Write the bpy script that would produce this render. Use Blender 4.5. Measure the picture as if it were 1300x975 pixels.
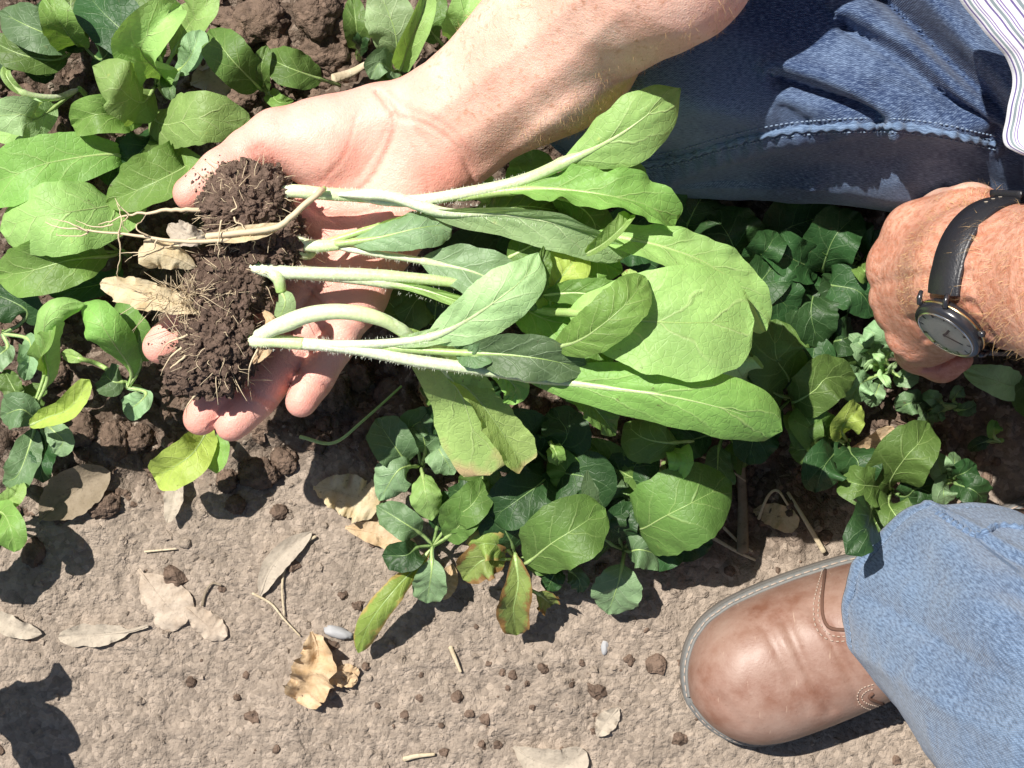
import bpy, bmesh, math, random
import numpy as np
from mathutils import Vector, Matrix
random.seed(7); rng = np.random.default_rng(7)
S = bpy.context.scene
for o in list(bpy.data.objects): bpy.data.objects.remove(o)
R = math.radians
# ------------------------------------------------------------------ camera, light, exposure
CH = 1.0                       # camera height above the ground
K = 0.0005                     # metres per photo pixel at one metre
cam = bpy.data.cameras.new('camera'); cam.angle = 2*math.atan(650*K); cam.clip_start = 0.02; cam.clip_end = 400
co = bpy.data.objects.new('camera', cam); S.collection.objects.link(co); co.location = (0, 0, CH); S.camera = co
SUN = Vector((0.46, -0.42, -1.0)).normalized()          # direction the light travels
w = bpy.data.worlds.new('World'); S.world = w; w.use_nodes = True
nt = w.node_tree; bg = nt.nodes['Background']; sky = nt.nodes.new('ShaderNodeTexSky'); sky.sky_type = 'NISHITA'; sky.sun_disc = False
elev = math.asin(-SUN.z); sky.sun_elevation = elev; sky.sun_rotation = math.atan2(-SUN.x, -SUN.y)
nt.links.new(sky.outputs[0], bg.inputs[0]); bg.inputs[1].default_value = 0.05
sl = bpy.data.lights.new('sun', 'SUN'); sl.energy = 5.0; sl.angle = R(0.5); sl.color = (1, 0.955, 0.88)
so = bpy.data.objects.new('sun', sl); S.collection.objects.link(so); so.rotation_euler = SUN.to_track_quat('-Z', 'Y').to_euler(); so.location = (-1, 2, 4)
S.view_settings.view_transform = 'Standard'; S.view_settings.look = 'None'; S.view_settings.gamma = 1; S.view_settings.exposure = 0.54
S.render.resolution_x = 1024; S.render.resolution_y = 768
S.cycles.max_bounces = 8; S.cycles.transmission_bounces = 4; S.cycles.diffuse_bounces = 3

# ------------------------------------------------------------------ basic helpers
def P(px, py, z=0.0):
    k = K*(CH-z); return Vector(((px-650)*k, (487.5-py)*k, z))
def PA(a): return np.array([P(*p) for p in a], float)
def link(o, parent=None):
    S.collection.objects.link(o)
    if parent is not None: o.parent = parent
    return o
def tag(o, label=None, cat=None, group=None, kind=None):
    if label: o['label'] = label
    if cat: o['category'] = cat
    if group: o['group'] = group
    if kind: o['kind'] = kind
    return o
def thing(name, label, cat, group=None, loc=(0, 0, 0)):
    o = bpy.data.objects.new(name, None); o.empty_display_size = 0.02; o.location = loc
    return tag(link(o), label, cat, group)
def mesh(name, V, F, mats, parent=None, smooth=True, uv=None, mi=None, col=None):
    me = bpy.data.meshes.new(name)
    V = np.asarray(V, np.float32)
    q = parent
    while q is not None: V = V - np.array(q.location, np.float32); q = q.parent
    if isinstance(F, np.ndarray):
        n, k = F.shape
        me.vertices.add(len(V)); me.vertices.foreach_set('co', V.ravel())
        me.loops.add(n*k); me.loops.foreach_set('vertex_index', F.ravel().astype(np.int32))
        me.polygons.add(n); me.polygons.foreach_set('loop_start', np.arange(0, n*k, k, dtype=np.int32)); me.update(calc_edges=True)
    else:
        me.from_pydata(V.tolist(), [], F)
    for m in (mats if isinstance(mats, (list, tuple)) else [mats]): me.materials.append(m)
    if mi is not None: me.polygons.foreach_set('material_index', np.asarray(mi, np.int32))
    if smooth: me.polygons.foreach_set('use_smooth', np.ones(len(me.polygons), bool))
    vi = np.empty(len(me.loops), np.int32); me.loops.foreach_get('vertex_index', vi)
    if uv is not None:
        l = me.uv_layers.new(name='UVMap'); l.data.foreach_set('uv', np.asarray(uv, np.float32)[vi].ravel())
    if col is not None:
        c = np.ones((len(V), 4), np.float32); c[:, :3] = col
        a = me.color_attributes.new('tint', 'FLOAT_COLOR', 'POINT'); a.data.foreach_set('color', c.ravel())
    me.validate(); me.update()
    o = bpy.data.objects.new(name, me); return link(o, parent)
def grid_faces(nu, nv, closed=False, off=0):
    i, j = np.meshgrid(np.arange(nu-1), np.arange(nv if closed else nv-1), indexing='ij')
    a = i*nv+j; b = i*nv+(j+1) % nv
    return np.stack([a, b, b+nv, a+nv], -1).reshape(-1, 4)+off
def spline(p, n):                                   # Catmull-Rom, evenly spaced
    p = np.asarray(p, float)
    if len(p) == 2:
        t = np.linspace(0, 1, n)[:, None]; return p[0]*(1-t)+p[1]*t
    q = np.vstack([2*p[0]-p[1], p, 2*p[-1]-p[-2]]); out = []
    for i in range(len(p)-1):
        a, b, c, d = q[i:i+4]; t = np.linspace(0, 1, 24, endpoint=False)[:, None]
        out.append(0.5*((2*b)+(c-a)*t+(2*a-5*b+4*c-d)*t*t+(3*b-a-3*c+d)*t**3))
    out = np.vstack(out+[p[-1:]]); L = np.r_[0, np.cumsum(np.linalg.norm(np.diff(out[:, :3], axis=0), axis=1))]
    s = np.linspace(0, L[-1], n); return np.stack([np.interp(s, L, out[:, k]) for k in range(out.shape[1])], 1)
def _h(ix, iy, iz, seed):
    n = (ix.astype(np.int64)*374761393+iy.astype(np.int64)*668265263+iz.astype(np.int64)*2147483647+seed*974634777) & 0xffffffff
    n = ((n ^ (n >> 13))*1274126177) & 0xffffffff; n = ((n ^ (n >> 15))*2246822519) & 0xffffffff
    return ((n ^ (n >> 16)) & 0xffffff)/16777215.0
def vnoise(p, seed=0):
    p = np.asarray(p, float); i = np.floor(p).astype(np.int64); f = p-i; f = f*f*(3-2*f); r = 0
    for dx in (0, 1):
        for dy in (0, 1):
            for dz in (0, 1):
                wgt = (f[..., 0] if dx else 1-f[..., 0])*(f[..., 1] if dy else 1-f[..., 1])*(f[..., 2] if dz else 1-f[..., 2])
                r = r+wgt*_h(i[..., 0]+dx, i[..., 1]+dy, i[..., 2]+dz, seed)
    return r*2-1
def fbm(p, oct=4, seed=0, ridged=False, gain=0.5):
    p = np.asarray(p, float); a = 1.0; s = 0; t = 0
    for o in range(oct):
        v = vnoise(p*(2.03**o)+o*17.3, seed+o)
        if ridged: v = 1-2*np.abs(v)
        s = s+a*v; t += a; a *= gain
    return s/t
def norm(v): return v/np.maximum(np.linalg.norm(v, axis=-1, keepdims=True), 1e-12)
def tube_arrays(path, rad, seg=8, caps=True, flat=None):
    path = np.asarray(path, float); n = len(path); rad = np.broadcast_to(np.asarray(rad, float), (n,))
    T = norm(np.gradient(path, axis=0)); up = np.array([0, 0, 1.0])
    if abs(T[:, 2]).mean() > .85: up = np.array([1.0, 0.2, 0])
    A = norm(np.cross(T, up)); B = np.cross(A, T)
    th = np.linspace(0, 2*np.pi, seg, endpoint=False)
    fl = 1.0 if flat is None else flat
    V = path[:, None]+rad[:, None, None]*(A[:, None]*np.cos(th)[None, :, None]+B[:, None]*np.sin(th)[None, :, None]*fl)
    V = V.reshape(-1, 3); F = grid_faces(n, seg, True)
    uv = np.stack([np.repeat(np.linspace(0, 1, n), seg), np.tile(np.linspace(0, 1, seg), n)], 1)
    if caps:
        V = np.vstack([V, path[0]-T[0]*rad[0]*.5, path[-1]+T[-1]*rad[-1]*.5]); c0 = n*seg; c1 = c0+1
        j = np.arange(seg); k = (j+1) % seg
        F = np.vstack([F, np.stack([np.full(seg, c0), k, j, j], 1), np.stack([np.full(seg, c1), (n-1)*seg+j, (n-1)*seg+k, (n-1)*seg+k], 1)])
        uv = np.vstack([uv, [[0, .5], [1, .5]]])
    return V, F, uv
def to_list(F): return [tuple(dict.fromkeys(map(int, f))) for f in F]
def tube(name, path, rad, mat, parent, seg=8, flat=None):
    V, F, uv = tube_arrays(path, rad, seg, True, flat); return mesh(name, V, to_list(F), mat, parent, uv=uv)
class Acc:                                          # joins many shapes into one mesh
    def __init__(s): s.V = []; s.F = []; s.n = 0
    def add(s, V, F):
        s.V.append(np.asarray(V, float)); s.F += [tuple(i+s.n for i in f) for f in F]; s.n += len(V)
    def build(s, name, mat, parent=None, smooth=True): return mesh(name, np.vstack(s.V), s.F, mat, parent, smooth)

# ------------------------------------------------------------------ materials
def newmat(name):
    m = bpy.data.materials.new(name); m.use_nodes = True; t = m.node_tree
    return m, t, t.nodes['Principled BSDF'], t.nodes['Material Output']
def N(t, typ, **kw):
    n = t.nodes.new(typ)
    for k, v in kw.items():
        if k.startswith('i_'):
            key = k[2:]; n.inputs[int(key) if key.isdigit() else key.replace('_', ' ')].default_value = v
        else: setattr(n, k, v)
    return n
def math_(t, op, a, b=None, c=None, clamp=False):
    n = t.nodes.new('ShaderNodeMath'); n.operation = op; n.use_clamp = clamp
    for i, x in enumerate((a, b, c)):
        if x is None: continue
        if isinstance(x, (int, float)): n.inputs[i].default_value = x
        else: t.links.new(x, n.inputs[i])
    return n.outputs[0]
def mixc(t, f, a, b, mode='MIX'):
    n = t.nodes.new('ShaderNodeMix'); n.data_type = 'RGBA'; n.blend_type = mode
    for i, x in ((0, f), (6, a), (7, b)):
        if isinstance(x, (int, float)): n.inputs[i].default_value = x
        elif isinstance(x, tuple): n.inputs[i].default_value = (*x, 1)
        else: t.links.new(x, n.inputs[i])
    return n.outputs[2]
def ramp(t, fac, stops):
    n = t.nodes.new('ShaderNodeValToRGB'); e = n.color_ramp.elements
    while len(e) < len(stops): e.new(0.5)
    for el, (p, c) in zip(e, stops): el.position = p; el.color = (*c, 1) if isinstance(c, tuple) else (c, c, c, 1)
    t.links.new(fac, n.inputs[0]); return n.outputs[0]
def noise(t, vec, scale, detail=4, rough=.55, dist=0):
    n = N(t, 'ShaderNodeTexNoise', i_Scale=scale, i_Detail=detail, i_Roughness=rough, i_Distortion=dist)
    if vec is not None: t.links.new(vec, n.inputs['Vector'])
    return n.outputs[0]
def bump(t, h, strength, dist, normal=None):
    b = N(t, 'ShaderNodeBump', i_Strength=strength, i_Distance=dist); t.links.new(h, b.inputs['Height'])
    if normal is not None: t.links.new(normal, b.inputs['Normal'])
    return b.outputs[0]
def geo(t): return t.nodes.new('ShaderNodeNewGeometry').outputs['Position']

def leaf_material(name, base, vein, trans=.30, spots=None, nveins=7., rough=.50, tipcol=None):
    m, t, b, out = newmat(name)
    uvn = N(t, 'ShaderNodeUVMap', uv_map='UVMap'); sep = t.nodes.new('ShaderNodeSeparateXYZ'); t.links.new(uvn.outputs[0], sep.inputs[0])
    u = sep.outputs[0]; v = math_(t, 'ABSOLUTE', math_(t, 'MULTIPLY_ADD', sep.outputs[1], 2., -1.))
    pos = geo(t); info = t.nodes.new('ShaderNodeObjectInfo')
    wob = math_(t, 'MULTIPLY_ADD', noise(t, pos, 60, 2), .10, -.05)
    vc = math_(t, 'MULTIPLY', math_(t, 'POWER', v, .8), 1.35)
    ph = math_(t, 'FRACT', math_(t, 'ADD', math_(t, 'SUBTRACT', math_(t, 'MULTIPLY', math_(t, 'ADD', u, wob), nveins), vc), 10.))
    d = math_(t, 'ABSOLUTE', math_(t, 'SUBTRACT', ph, .5))                      # 0.5 at the vein
    line = ramp(t, d, [(.44, 0.), (.485, 1.)])
    fade = math_(t, 'SUBTRACT', 1., math_(t, 'MULTIPLY', v, 1.05), clamp=True)
    line = math_(t, 'MULTIPLY', line, fade)
    net = N(t, 'ShaderNodeTexVoronoi', feature='DISTANCE_TO_EDGE', i_Scale=230.); t.links.new(pos, net.inputs['Vector'])
    netl = ramp(t, net.outputs['Distance'], [(.0, 1.), (.09, 0.)])
    big = noise(t, pos, 38, 3); fine = noise(t, pos, 420, 3)
    rnd = math_(t, 'MULTIPLY_ADD', info.outputs['Random'], .5, .75)
    c = mixc(t, ramp(t, big, [(.3, 0.), (.7, 1.)]), tuple(x*.80 for x in base), tuple(min(1, x*1.22) for x in base))
    c = mixc(t, ramp(t, fine, [(.35, 0.), (.7, .35)]), c, tuple(x*.72 for x in base))
    c = mixc(t, ramp(t, noise(t, pos, 75, 5, .7), [(.66, 0.), (.74, .7)]), c, (base[0]*1.5+.05, base[1]*1.1+.04, base[2]+.03))
    c = mixc(t, ramp(t, noise(t, pos, 210, 3, .6), [(.70, 0.), (.76, .65)]), c, (.12, .09, .045))
    hsv = N(t, 'ShaderNodeHueSaturation'); t.links.new(c, hsv.inputs['Color']); t.links.new(rnd, hsv.inputs['Value'])
    t.links.new(math_(t, 'MULTIPLY_ADD', info.outputs['Random'], .018, .494), hsv.inputs['Hue']); c = hsv.outputs[0]
    c = mixc(t, math_(t, 'MULTIPLY', netl, .06), c, vein)
    c = mixc(t, math_(t, 'MULTIPLY', line, .38), c, vein)
    if tipcol: c = mixc(t, ramp(t, math_(t, 'ADD', u, math_(t, 'MULTIPLY_ADD', big, .3, -.15)), [(.93, 0.), (1.05, .9)]), c, tipcol)
    if spots:
        e = math_(t, 'ADD', math_(t, 'MULTIPLY', math_(t, 'POWER', v, 3.), .35), noise(t, pos, 90, 5, .65))
        c = mixc(t, ramp(t, e, [(.62, 0.), (.74, .9)]), c, spots)
    t.links.new(c, b.inputs['Base Color']); b.inputs['Roughness'].default_value = rough; b.inputs['Specular IOR Level'].default_value = .38
    h = math_(t, 'ADD', math_(t, 'MULTIPLY', line, -.6), math_(t, 'ADD', math_(t, 'MULTIPLY', netl, -.22), math_(t, 'MULTIPLY', noise(t, pos, 150, 4), 1.2)))
    nb = bump(t, h, .55, .0010); t.links.new(nb, b.inputs['Normal'])
    tr = t.nodes.new('ShaderNodeBsdfTranslucent'); t.links.new(mixc(t, 1., c, (1., 1., .45), 'MULTIPLY'), tr.inputs[0]); t.links.new(nb, tr.inputs['Normal'])
    ms = t.nodes.new('ShaderNodeMixShader'); ms.inputs[0].default_value = trans
    t.links.new(b.outputs[0], ms.inputs[1]); t.links.new(tr.outputs[0], ms.inputs[2]); t.links.new(ms.outputs[0], out.inputs[0])
    return m
def stem_material(name, c0, c1):
    m, t, b, out = newmat(name); uvn = N(t, 'ShaderNodeUVMap', uv_map='UVMap'); sep = t.nodes.new('ShaderNodeSeparateXYZ'); t.links.new(uvn.outputs[0], sep.inputs[0])
    pos = geo(t); n1 = noise(t, pos, 120, 4)
    f = math_(t, 'ADD', sep.outputs[0], math_(t, 'MULTIPLY_ADD', n1, .3, -.15), clamp=True)
    c = mixc(t, f, c0, c1); c = mixc(t, ramp(t, noise(t, pos, 500, 3), [(.4, 0.), (.75, .4)]), c, tuple(x*.6 for x in c1))
    t.links.new(c, b.inputs['Base Color']); b.inputs['Roughness'].default_value = .38
    b.inputs['Subsurface Weight'].default_value = .25; b.inputs['Subsurface Radius'].default_value = (.6, 1, .3); b.inputs['Subsurface Scale'].default_value = .003
    t.links.new(bump(t, noise(t, pos, 700, 3), .4, .0005), b.inputs['Normal']); return m
def soil_material(name, pale, dark, mask=None, bs=1.0):
    m, t, b, out = newmat(name); pos = geo(t)
    n1 = noise(t, pos, 16, 6, .6); n2 = noise(t, pos, 130, 5, .65); n3 = noise(t, pos, 600, 3, .6)
    c = mixc(t, ramp(t, n1, [(.35, 0.), (.68, 1.)]), tuple(x*.86 for x in pale), tuple(x*1.12 for x in pale))
    if mask:
        a = N(t, 'ShaderNodeVertexColor', layer_name='tint'); sp = t.nodes.new('ShaderNodeSeparateColor'); t.links.new(a.outputs[0], sp.inputs[0])
        f = math_(t, 'ADD', sp.outputs[0], math_(t, 'MULTIPLY_ADD', n1, .8, -.4), clamp=True)
        c = mixc(t, f, c, dark)
    c = mixc(t, ramp(t, n2, [(.30, .55), (.5, 0.)]), c, tuple(x*.50 for x in (dark if not mask else pale)))
    c = mixc(t, ramp(t, n2, [(.58, 0.), (.75, .30)]), c, tuple(min(1, x*1.45) for x in pale))
    vo = N(t, 'ShaderNodeTexVoronoi', i_Scale=260.); t.links.new(pos, vo.inputs['Vector'])
    bw = t.nodes.new('ShaderNodeRGBToBW'); t.links.new(vo.outputs['Color'], bw.inputs[0])
    c = mixc(t, .25, c, bw.outputs[0], 'OVERLAY')
    c = mixc(t, ramp(t, bw.outputs[0], [(.62, 0.), (.8, .35)]), c, tuple(min(1, x*1.3) for x in pale))
    hs = N(t, 'ShaderNodeHueSaturation', i_Saturation=.85); t.links.new(c, hs.inputs['Color']); c = hs.outputs[0]
    t.links.new(c, b.inputs['Base Color']); b.inputs['Roughness'].default_value = .95; b.inputs['Specular IOR Level'].default_value = .12
    vd = math_(t, 'SUBTRACT', 1., vo.outputs['Distance'])
    h = math_(t, 'ADD', math_(t, 'MULTIPLY', n2, 1.3), math_(t, 'ADD', math_(t, 'MULTIPLY', n3, .5), math_(t, 'MULTIPLY', vd, .45)))
    t.links.new(bump(t, h, .9*bs, .0035), b.inputs['Normal']); return m
def dry_material(name, a_, b_, hole=None, trans=.15):
    m, t, b, out = newmat(name); pos = geo(t); n1 = noise(t, pos, 90, 6, .65); n2 = noise(t, pos, 500, 4)
    c = mixc(t, ramp(t, n1, [(.35, 0.), (.65, 1.)]), a_, b_); c = mixc(t, ramp(t, n2, [(.55, 0.), (.75, .5)]), c, tuple(x*.5 for x in a_))
    c = mixc(t, ramp(t, noise(t, pos, 160, 5, .7), [(.62, 0.), (.70, .8)]), c, tuple(x*.38 for x in a_))
    t.links.new(c, b.inputs['Base Color']); b.inputs['Roughness'].default_value = .7; b.inputs['Specular IOR Level'].default_value = .2
    t.links.new(bump(t, math_(t, 'ADD', n1, n2), .6, .001), b.inputs['Normal'])
    tr = t.nodes.new('ShaderNodeBsdfTranslucent'); t.links.new(c, tr.inputs[0]); ms = t.nodes.new('ShaderNodeMixShader'); ms.inputs[0].default_value = trans
    t.links.new(b.outputs[0], ms.inputs[1]); t.links.new(tr.outputs[0], ms.inputs[2]); t.links.new(ms.outputs[0], out.inputs[0]); return m
def plain(name, c, rough=.5, metal=0., spec=.5, bscale=None, bstr=.3, var=.15):
    m, t, b, out = newmat(name); pos = geo(t); n = noise(t, pos, bscale or 300, 4)
    t.links.new(mixc(t, n, tuple(x*(1-var) for x in c), tuple(min(1, x*(1+var)) for x in c)), b.inputs['Base Color'])
    b.inputs['Roughness'].default_value = rough; b.inputs['Metallic'].default_value = metal; b.inputs['Specular IOR Level'].default_value = spec
    if bscale: t.links.new(bump(t, n, bstr, .0005), b.inputs['Normal'])
    return m
def denim_material(name, base, light, wear=.5, su=330., sv=1700., k=1.):
    m, t, b, out = newmat(name); uvn = N(t, 'ShaderNodeUVMap', uv_map='UVMap'); pos = geo(t)
    mp = N(t, 'ShaderNodeMapping'); t.links.new(uvn.outputs[0], mp.inputs[0]); mp.inputs['Scale'].default_value = (1, 1, 1)
    sep = t.nodes.new('ShaderNodeSeparateXYZ'); t.links.new(mp.outputs[0], sep.inputs[0])
    # uv in metres: u along the leg, v round it
    st = N(t, 'ShaderNodeCombineXYZ'); t.links.new(math_(t, 'MULTIPLY', sep.outputs[0], su), st.inputs[0]); t.links.new(math_(t, 'MULTIPLY', sep.outputs[1], sv), st.inputs[1])
    slub = noise(t, st.outputs[0], 1., 3, .6)
    st2 = N(t, 'ShaderNodeCombineXYZ'); t.links.new(math_(t, 'MULTIPLY', sep.outputs[0], 1000.), st2.inputs[0]); t.links.new(math_(t, 'MULTIPLY', sep.outputs[1], 900.), st2.inputs[1])
    fleck = noise(t, st2.outputs[0], 1., 3, .7)
    tw = math_(t, 'MULTIPLY_ADD', math_(t, 'SINE', math_(t, 'MULTIPLY', math_(t, 'ADD', sep.outputs[0], math_(t, 'MULTIPLY', sep.outputs[1], 1.6)), 3600.)), .5, .5)
    fade = noise(t, pos, 9, 4, .5)
    c = mixc(t, ramp(t, fade, [(.35, 0.), (.65, wear)]), base, light)
    c = mixc(t, ramp(t, noise(t, pos, 28, 4, .6), [(.52, 0.), (.72, .4)]), c, tuple(min(1, x*1.3+.03) for x in light))
    c = mixc(t, ramp(t, slub, [(.46, 0.), (.68, .5*k)]), c, tuple(min(1, x*1.35+.04) for x in light))
    c = mixc(t, ramp(t, slub, [(.34, .5*k), (.50, 0.)]), c, tuple(x*.5 for x in base))
    c = mixc(t, ramp(t, fleck, [(.60, 0.), (.78, .45)]), c, tuple(min(1, x*1.6+.05) for x in light))
    c = mixc(t, math_(t, 'MULTIPLY', tw, .42), c, tuple(x*.6 for x in base))
    t.links.new(c, b.inputs['Base Color']); b.inputs['Roughness'].default_value = .85; b.inputs['Specular IOR Level'].default_value = .2
    b.inputs['Sheen Weight'].default_value = .15
    h = math_(t, 'ADD', math_(t, 'MULTIPLY', tw, .5), math_(t, 'ADD', slub, fleck)); t.links.new(bump(t, h, .5, .0007), b.inputs['Normal']); return m

M = {}
M['bright'] = leaf_material('bright_green_leaf', (.245, .435, .100), (.62, .74, .32), .34)
M['lime'] = leaf_material('lime_green_leaf', (.37, .575, .175), (.70, .78, .40), .36)
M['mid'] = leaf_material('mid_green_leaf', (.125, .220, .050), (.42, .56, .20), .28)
M['dark'] = leaf_material('dark_green_leaf_with_shade', (.030, .078, .022), (.17, .28, .12), .14)  # dark green leaves, colour lowered further to paint in deeper shade
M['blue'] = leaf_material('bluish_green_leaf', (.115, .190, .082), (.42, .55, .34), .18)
M['grey'] = leaf_material('grey_green_leaf', (.25, .395, .195), (.50, .62, .42), .2)
M['yellow'] = leaf_material('yellowing_leaf', (.46, .58, .12), (.75, .78, .38), .38)
M['pale'] = leaf_material('pale_green_leaf', (.40, .58, .27), (.72, .82, .50), .30)
M['tipped'] = leaf_material('pale_leaf_with_brown_tip', (.40, .54, .17), (.62, .74, .34), .34, tipcol=(.60, .42, .24))
M['spot'] = leaf_material('brown_spotted_leaf', (.26, .34, .09), (.5, .55, .25), .28, spots=(.26, .13, .05))
M['edge'] = leaf_material('yellow_edged_leaf', (.30, .42, .09), (.6, .66, .3), .3, spots=(.48, .36, .12))
M['rib'] = stem_material('leaf_midrib', (.46, .60, .25), (.30, .48, .12))
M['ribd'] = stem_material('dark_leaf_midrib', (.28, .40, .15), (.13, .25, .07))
M['stem'] = stem_material('white_green_stem', (.86, .90, .72), (.38, .56, .16))
M['stemw'] = stem_material('white_stem_base', (.82, .88, .64), (.62, .76, .36)); M['hair'] = plain('plant_hair', (.8, .85, .7), .5)
M['soil'] = soil_material('ground_soil', (.335, .262, .200), (.120, .078, .053), mask=True)
M['crumb'] = soil_material('pale_soil_crumbs', (.33, .257, .195), (.2, .15, .11))
M['dcrumb'] = soil_material('dark_soil_crumbs', (.17, .110, .075), (.08, .055, .04))
M['clod'] = soil_material('moist_root_ball_soil', (.142, .090, .063), (.06, .038, .026))
M['root'] = plain('fine_roots', (.62, .50, .33), .7, bscale=400)
M['dryb'] = dry_material('dry_brown_leaf', (.52, .36, .20), (.66, .50, .33))
M['dryg'] = dry_material('dry_grey_leaf', (.42, .36, .29), (.52, .45, .36))
M['dryp'] = dry_material('dry_papery_leaf', (.66, .52, .30), (.76, .66, .46), trans=.3)
M['dryk'] = dry_material('speckled_skeleton_leaf', (.44, .35, .27), (.60, .50, .40))
M['dryd'] = dry_material('dead_leaf_in_dirt', (.24, .19, .13), (.32, .26, .19))
M['straw'] = dry_material('straw', (.55, .45, .30), (.68, .58, .42))
M['stone'] = plain('grey_stone', (.36, .36, .37), .8, bscale=200)
M['palestone'] = plain('pale_stone', (.58, .55, .50), .85, bscale=150)
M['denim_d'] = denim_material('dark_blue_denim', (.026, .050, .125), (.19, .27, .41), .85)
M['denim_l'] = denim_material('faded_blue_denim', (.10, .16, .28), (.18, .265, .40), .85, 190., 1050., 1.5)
M['thread'] = plain('seam_thread', (.20, .27, .38), .8)

# ------------------------------------------------------------------ ground
def smooth(a, b, x): t = np.clip((x-a)/(b-a), 0, 1); return t*t*(3-2*t)
def px_of(x, y): return x/K+650, 487.5-y/K
def bedmask(x, y):                                  # 1 in the moist planting bed, 0 on the dry path
    px, py = px_of(x, y)
    edge = np.interp(px, [-400, 0, 120, 260, 420, 560, 800, 1000, 1300, 1700], [560, 640, 610, 585, 560, 640, 700, 690, 560, 500])
    edge = edge+30*vnoise(np.stack([x*14, y*14, 0*x], -1), 5)
    return smooth(70, -70, py-edge)
def gz(x, y):
    x = np.asarray(x, float); y = np.asarray(y, float); m = bedmask(x, y); z0 = np.zeros_like(x)
    near = np.clip(1.6-np.hypot(x, y)*1.0, 0.0, 1)
    a = fbm(np.stack([x*9, y*9, z0], -1), 3, 1)*.010*(.35+m)
    b = fbm(np.stack([x*34, y*34, z0+3], -1), 4, 2, gain=.6)
    c = fbm(np.stack([x*70, y*70, z0+7], -1), 4, 3, True, .6)
    lump = np.maximum(b, -.25)
    return (a+lump*(.0050+.021*m)+c*(.0015+.0045*m))*near - .006*m
def axis_coords(lim, fine, n_out):
    f = np.arange(-lim, lim+fine/2, fine); o = lim+np.cumsum(fine*1.35**np.arange(1, n_out)); return np.r_[-o[::-1], f, o]
gx = axis_coords(.43, .0021, 38); gy = axis_coords(.36, .0021, 38)
X, Y = np.meshgrid(gx, gy, indexing='ij'); Z = gz(X, Y)
V = np.stack([X, Y, Z], -1).reshape(-1, 3)
mcol = np.repeat(bedmask(X, Y).reshape(-1, 1), 3, 1)
g = mesh('ground', V, grid_faces(len(gx), len(gy))[:, ::-1], M['soil'], col=mcol); tag(g, kind='structure')
def G(px, py, dz=0.0):
    p = P(px, py, 0); z = float(gz(p.x, p.y)); return Vector((p.x, p.y, z+dz))

def ico(sub):
    bm = bmesh.new(); bmesh.ops.create_icosphere(bm, subdivisions=sub, radius=1)
    v = np.array([x.co[:] for x in bm.verts]); f = [tuple(x.index for x in q.verts) for q in bm.faces]; bm.free(); return v, f
ICO1 = ico(1); ICO2 = ico(2); ICO3 = ico(3)
def rock(r, src=ICO1, amp=.3, sq=(1, 1, .75), fr=1.3):
    v, f = src; s = rng.uniform(0, 50, 3); v = v*(1+amp*fbm(v*fr+s, 3, 4)[:, None]*1.6)
    a = rng.uniform(0, 6.28); c, s_ = math.cos(a), math.sin(a)
    v = v*np.array(sq)*rng.uniform(.8, 1.2, 3); v = v@np.array([[c, s_, 0], [-s_, c, 0], [0, 0, 1]])
    return v*r, f
def crumbs(name, n, pale, rmin, rmax, mat, label):
    A = Acc(); x = rng.uniform(-.36, .36, n*6); y = rng.uniform(-.28, .28, n*6); m = bedmask(x, y)
    ok = rng.random(n*6) < ((1-.75*m) if pale else (.05+.95*m)); x = x[ok][:n]; y = y[ok][:n]; z = gz(x, y)
    for i in range(len(x)):
        r = rmin+(rmax-rmin)*rng.random()**3.2; v, f = LIB[rng.integers(len(LIB))] if r < .0024 else LIB2[rng.integers(len(LIB2))]
        A.add(v*r+np.array([x[i], y[i], z[i]+r*.02]), f)
    o = A.build(name, mat, smooth=False); return tag(o, label, 'soil crumbs', kind='stuff')
LIB = [rock(1, ICO1, .5, (1, 1, .6)) for _ in range(30)]; LIB2 = [rock(1, ICO2, .55, (1, 1, .6), 1.8) for _ in range(30)]
crumbs('soil_crumbs', 4200, True, .0005, .0028, M['crumb'], 'pale dry soil crumbs scattered over the path')
crumbs('moist_soil_crumbs', 3000, False, .0009, .0065, M['dcrumb'], 'dark moist soil crumbs scattered in the planting bed')
# ------------------------------------------------------------------ the person's skin: one smooth surface
def cap(p, a, b, ra, rb, n=None, f=1.0):            # tapered limb, optionally flattened along n
    a = np.asarray(a, float); b = np.asarray(b, float); ab = b-a
    t = np.clip(((p-a)@ab)/(ab@ab), 0, 1); v = p-(a+t[:, None]*ab); r = ra+(rb-ra)*t
    if n is None: return np.linalg.norm(v, axis=1)-r
    n = np.asarray(n, float); n = n/np.linalg.norm(n); vn = v@n; q = np.sqrt(np.maximum((v*v).sum(1)-vn*vn+(vn/f)**2, 0))
    return q-r
def smin(a, b, k):
    h = np.maximum(k-np.abs(a-b), 0)/k; return np.minimum(a, b)-h*h*k*.25
def limb(p, pts, k=.004):                           # chain of (xyz, radius)
    d = None
    for (a, ra), (b, rb) in zip(pts[:-1], pts[1:]):
        e = cap(p, a, b, ra, rb); d = e if d is None else smin(d, e, k)
    return d
def pr(px, py, z, r): return (np.array(P(px, py, z)), r)
UPZ = (0, 0, 1)
wrR = np.array(P(560, 163, .128)); up_arm = np.array([.25, -.15, 1.0])
R_THUMB = [pr(352, 178, .132, .0158), pr(316, 193, .140, .0125), pr(280, 219, .146, .0122), pr(243, 245, .149, .0098)]
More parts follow.
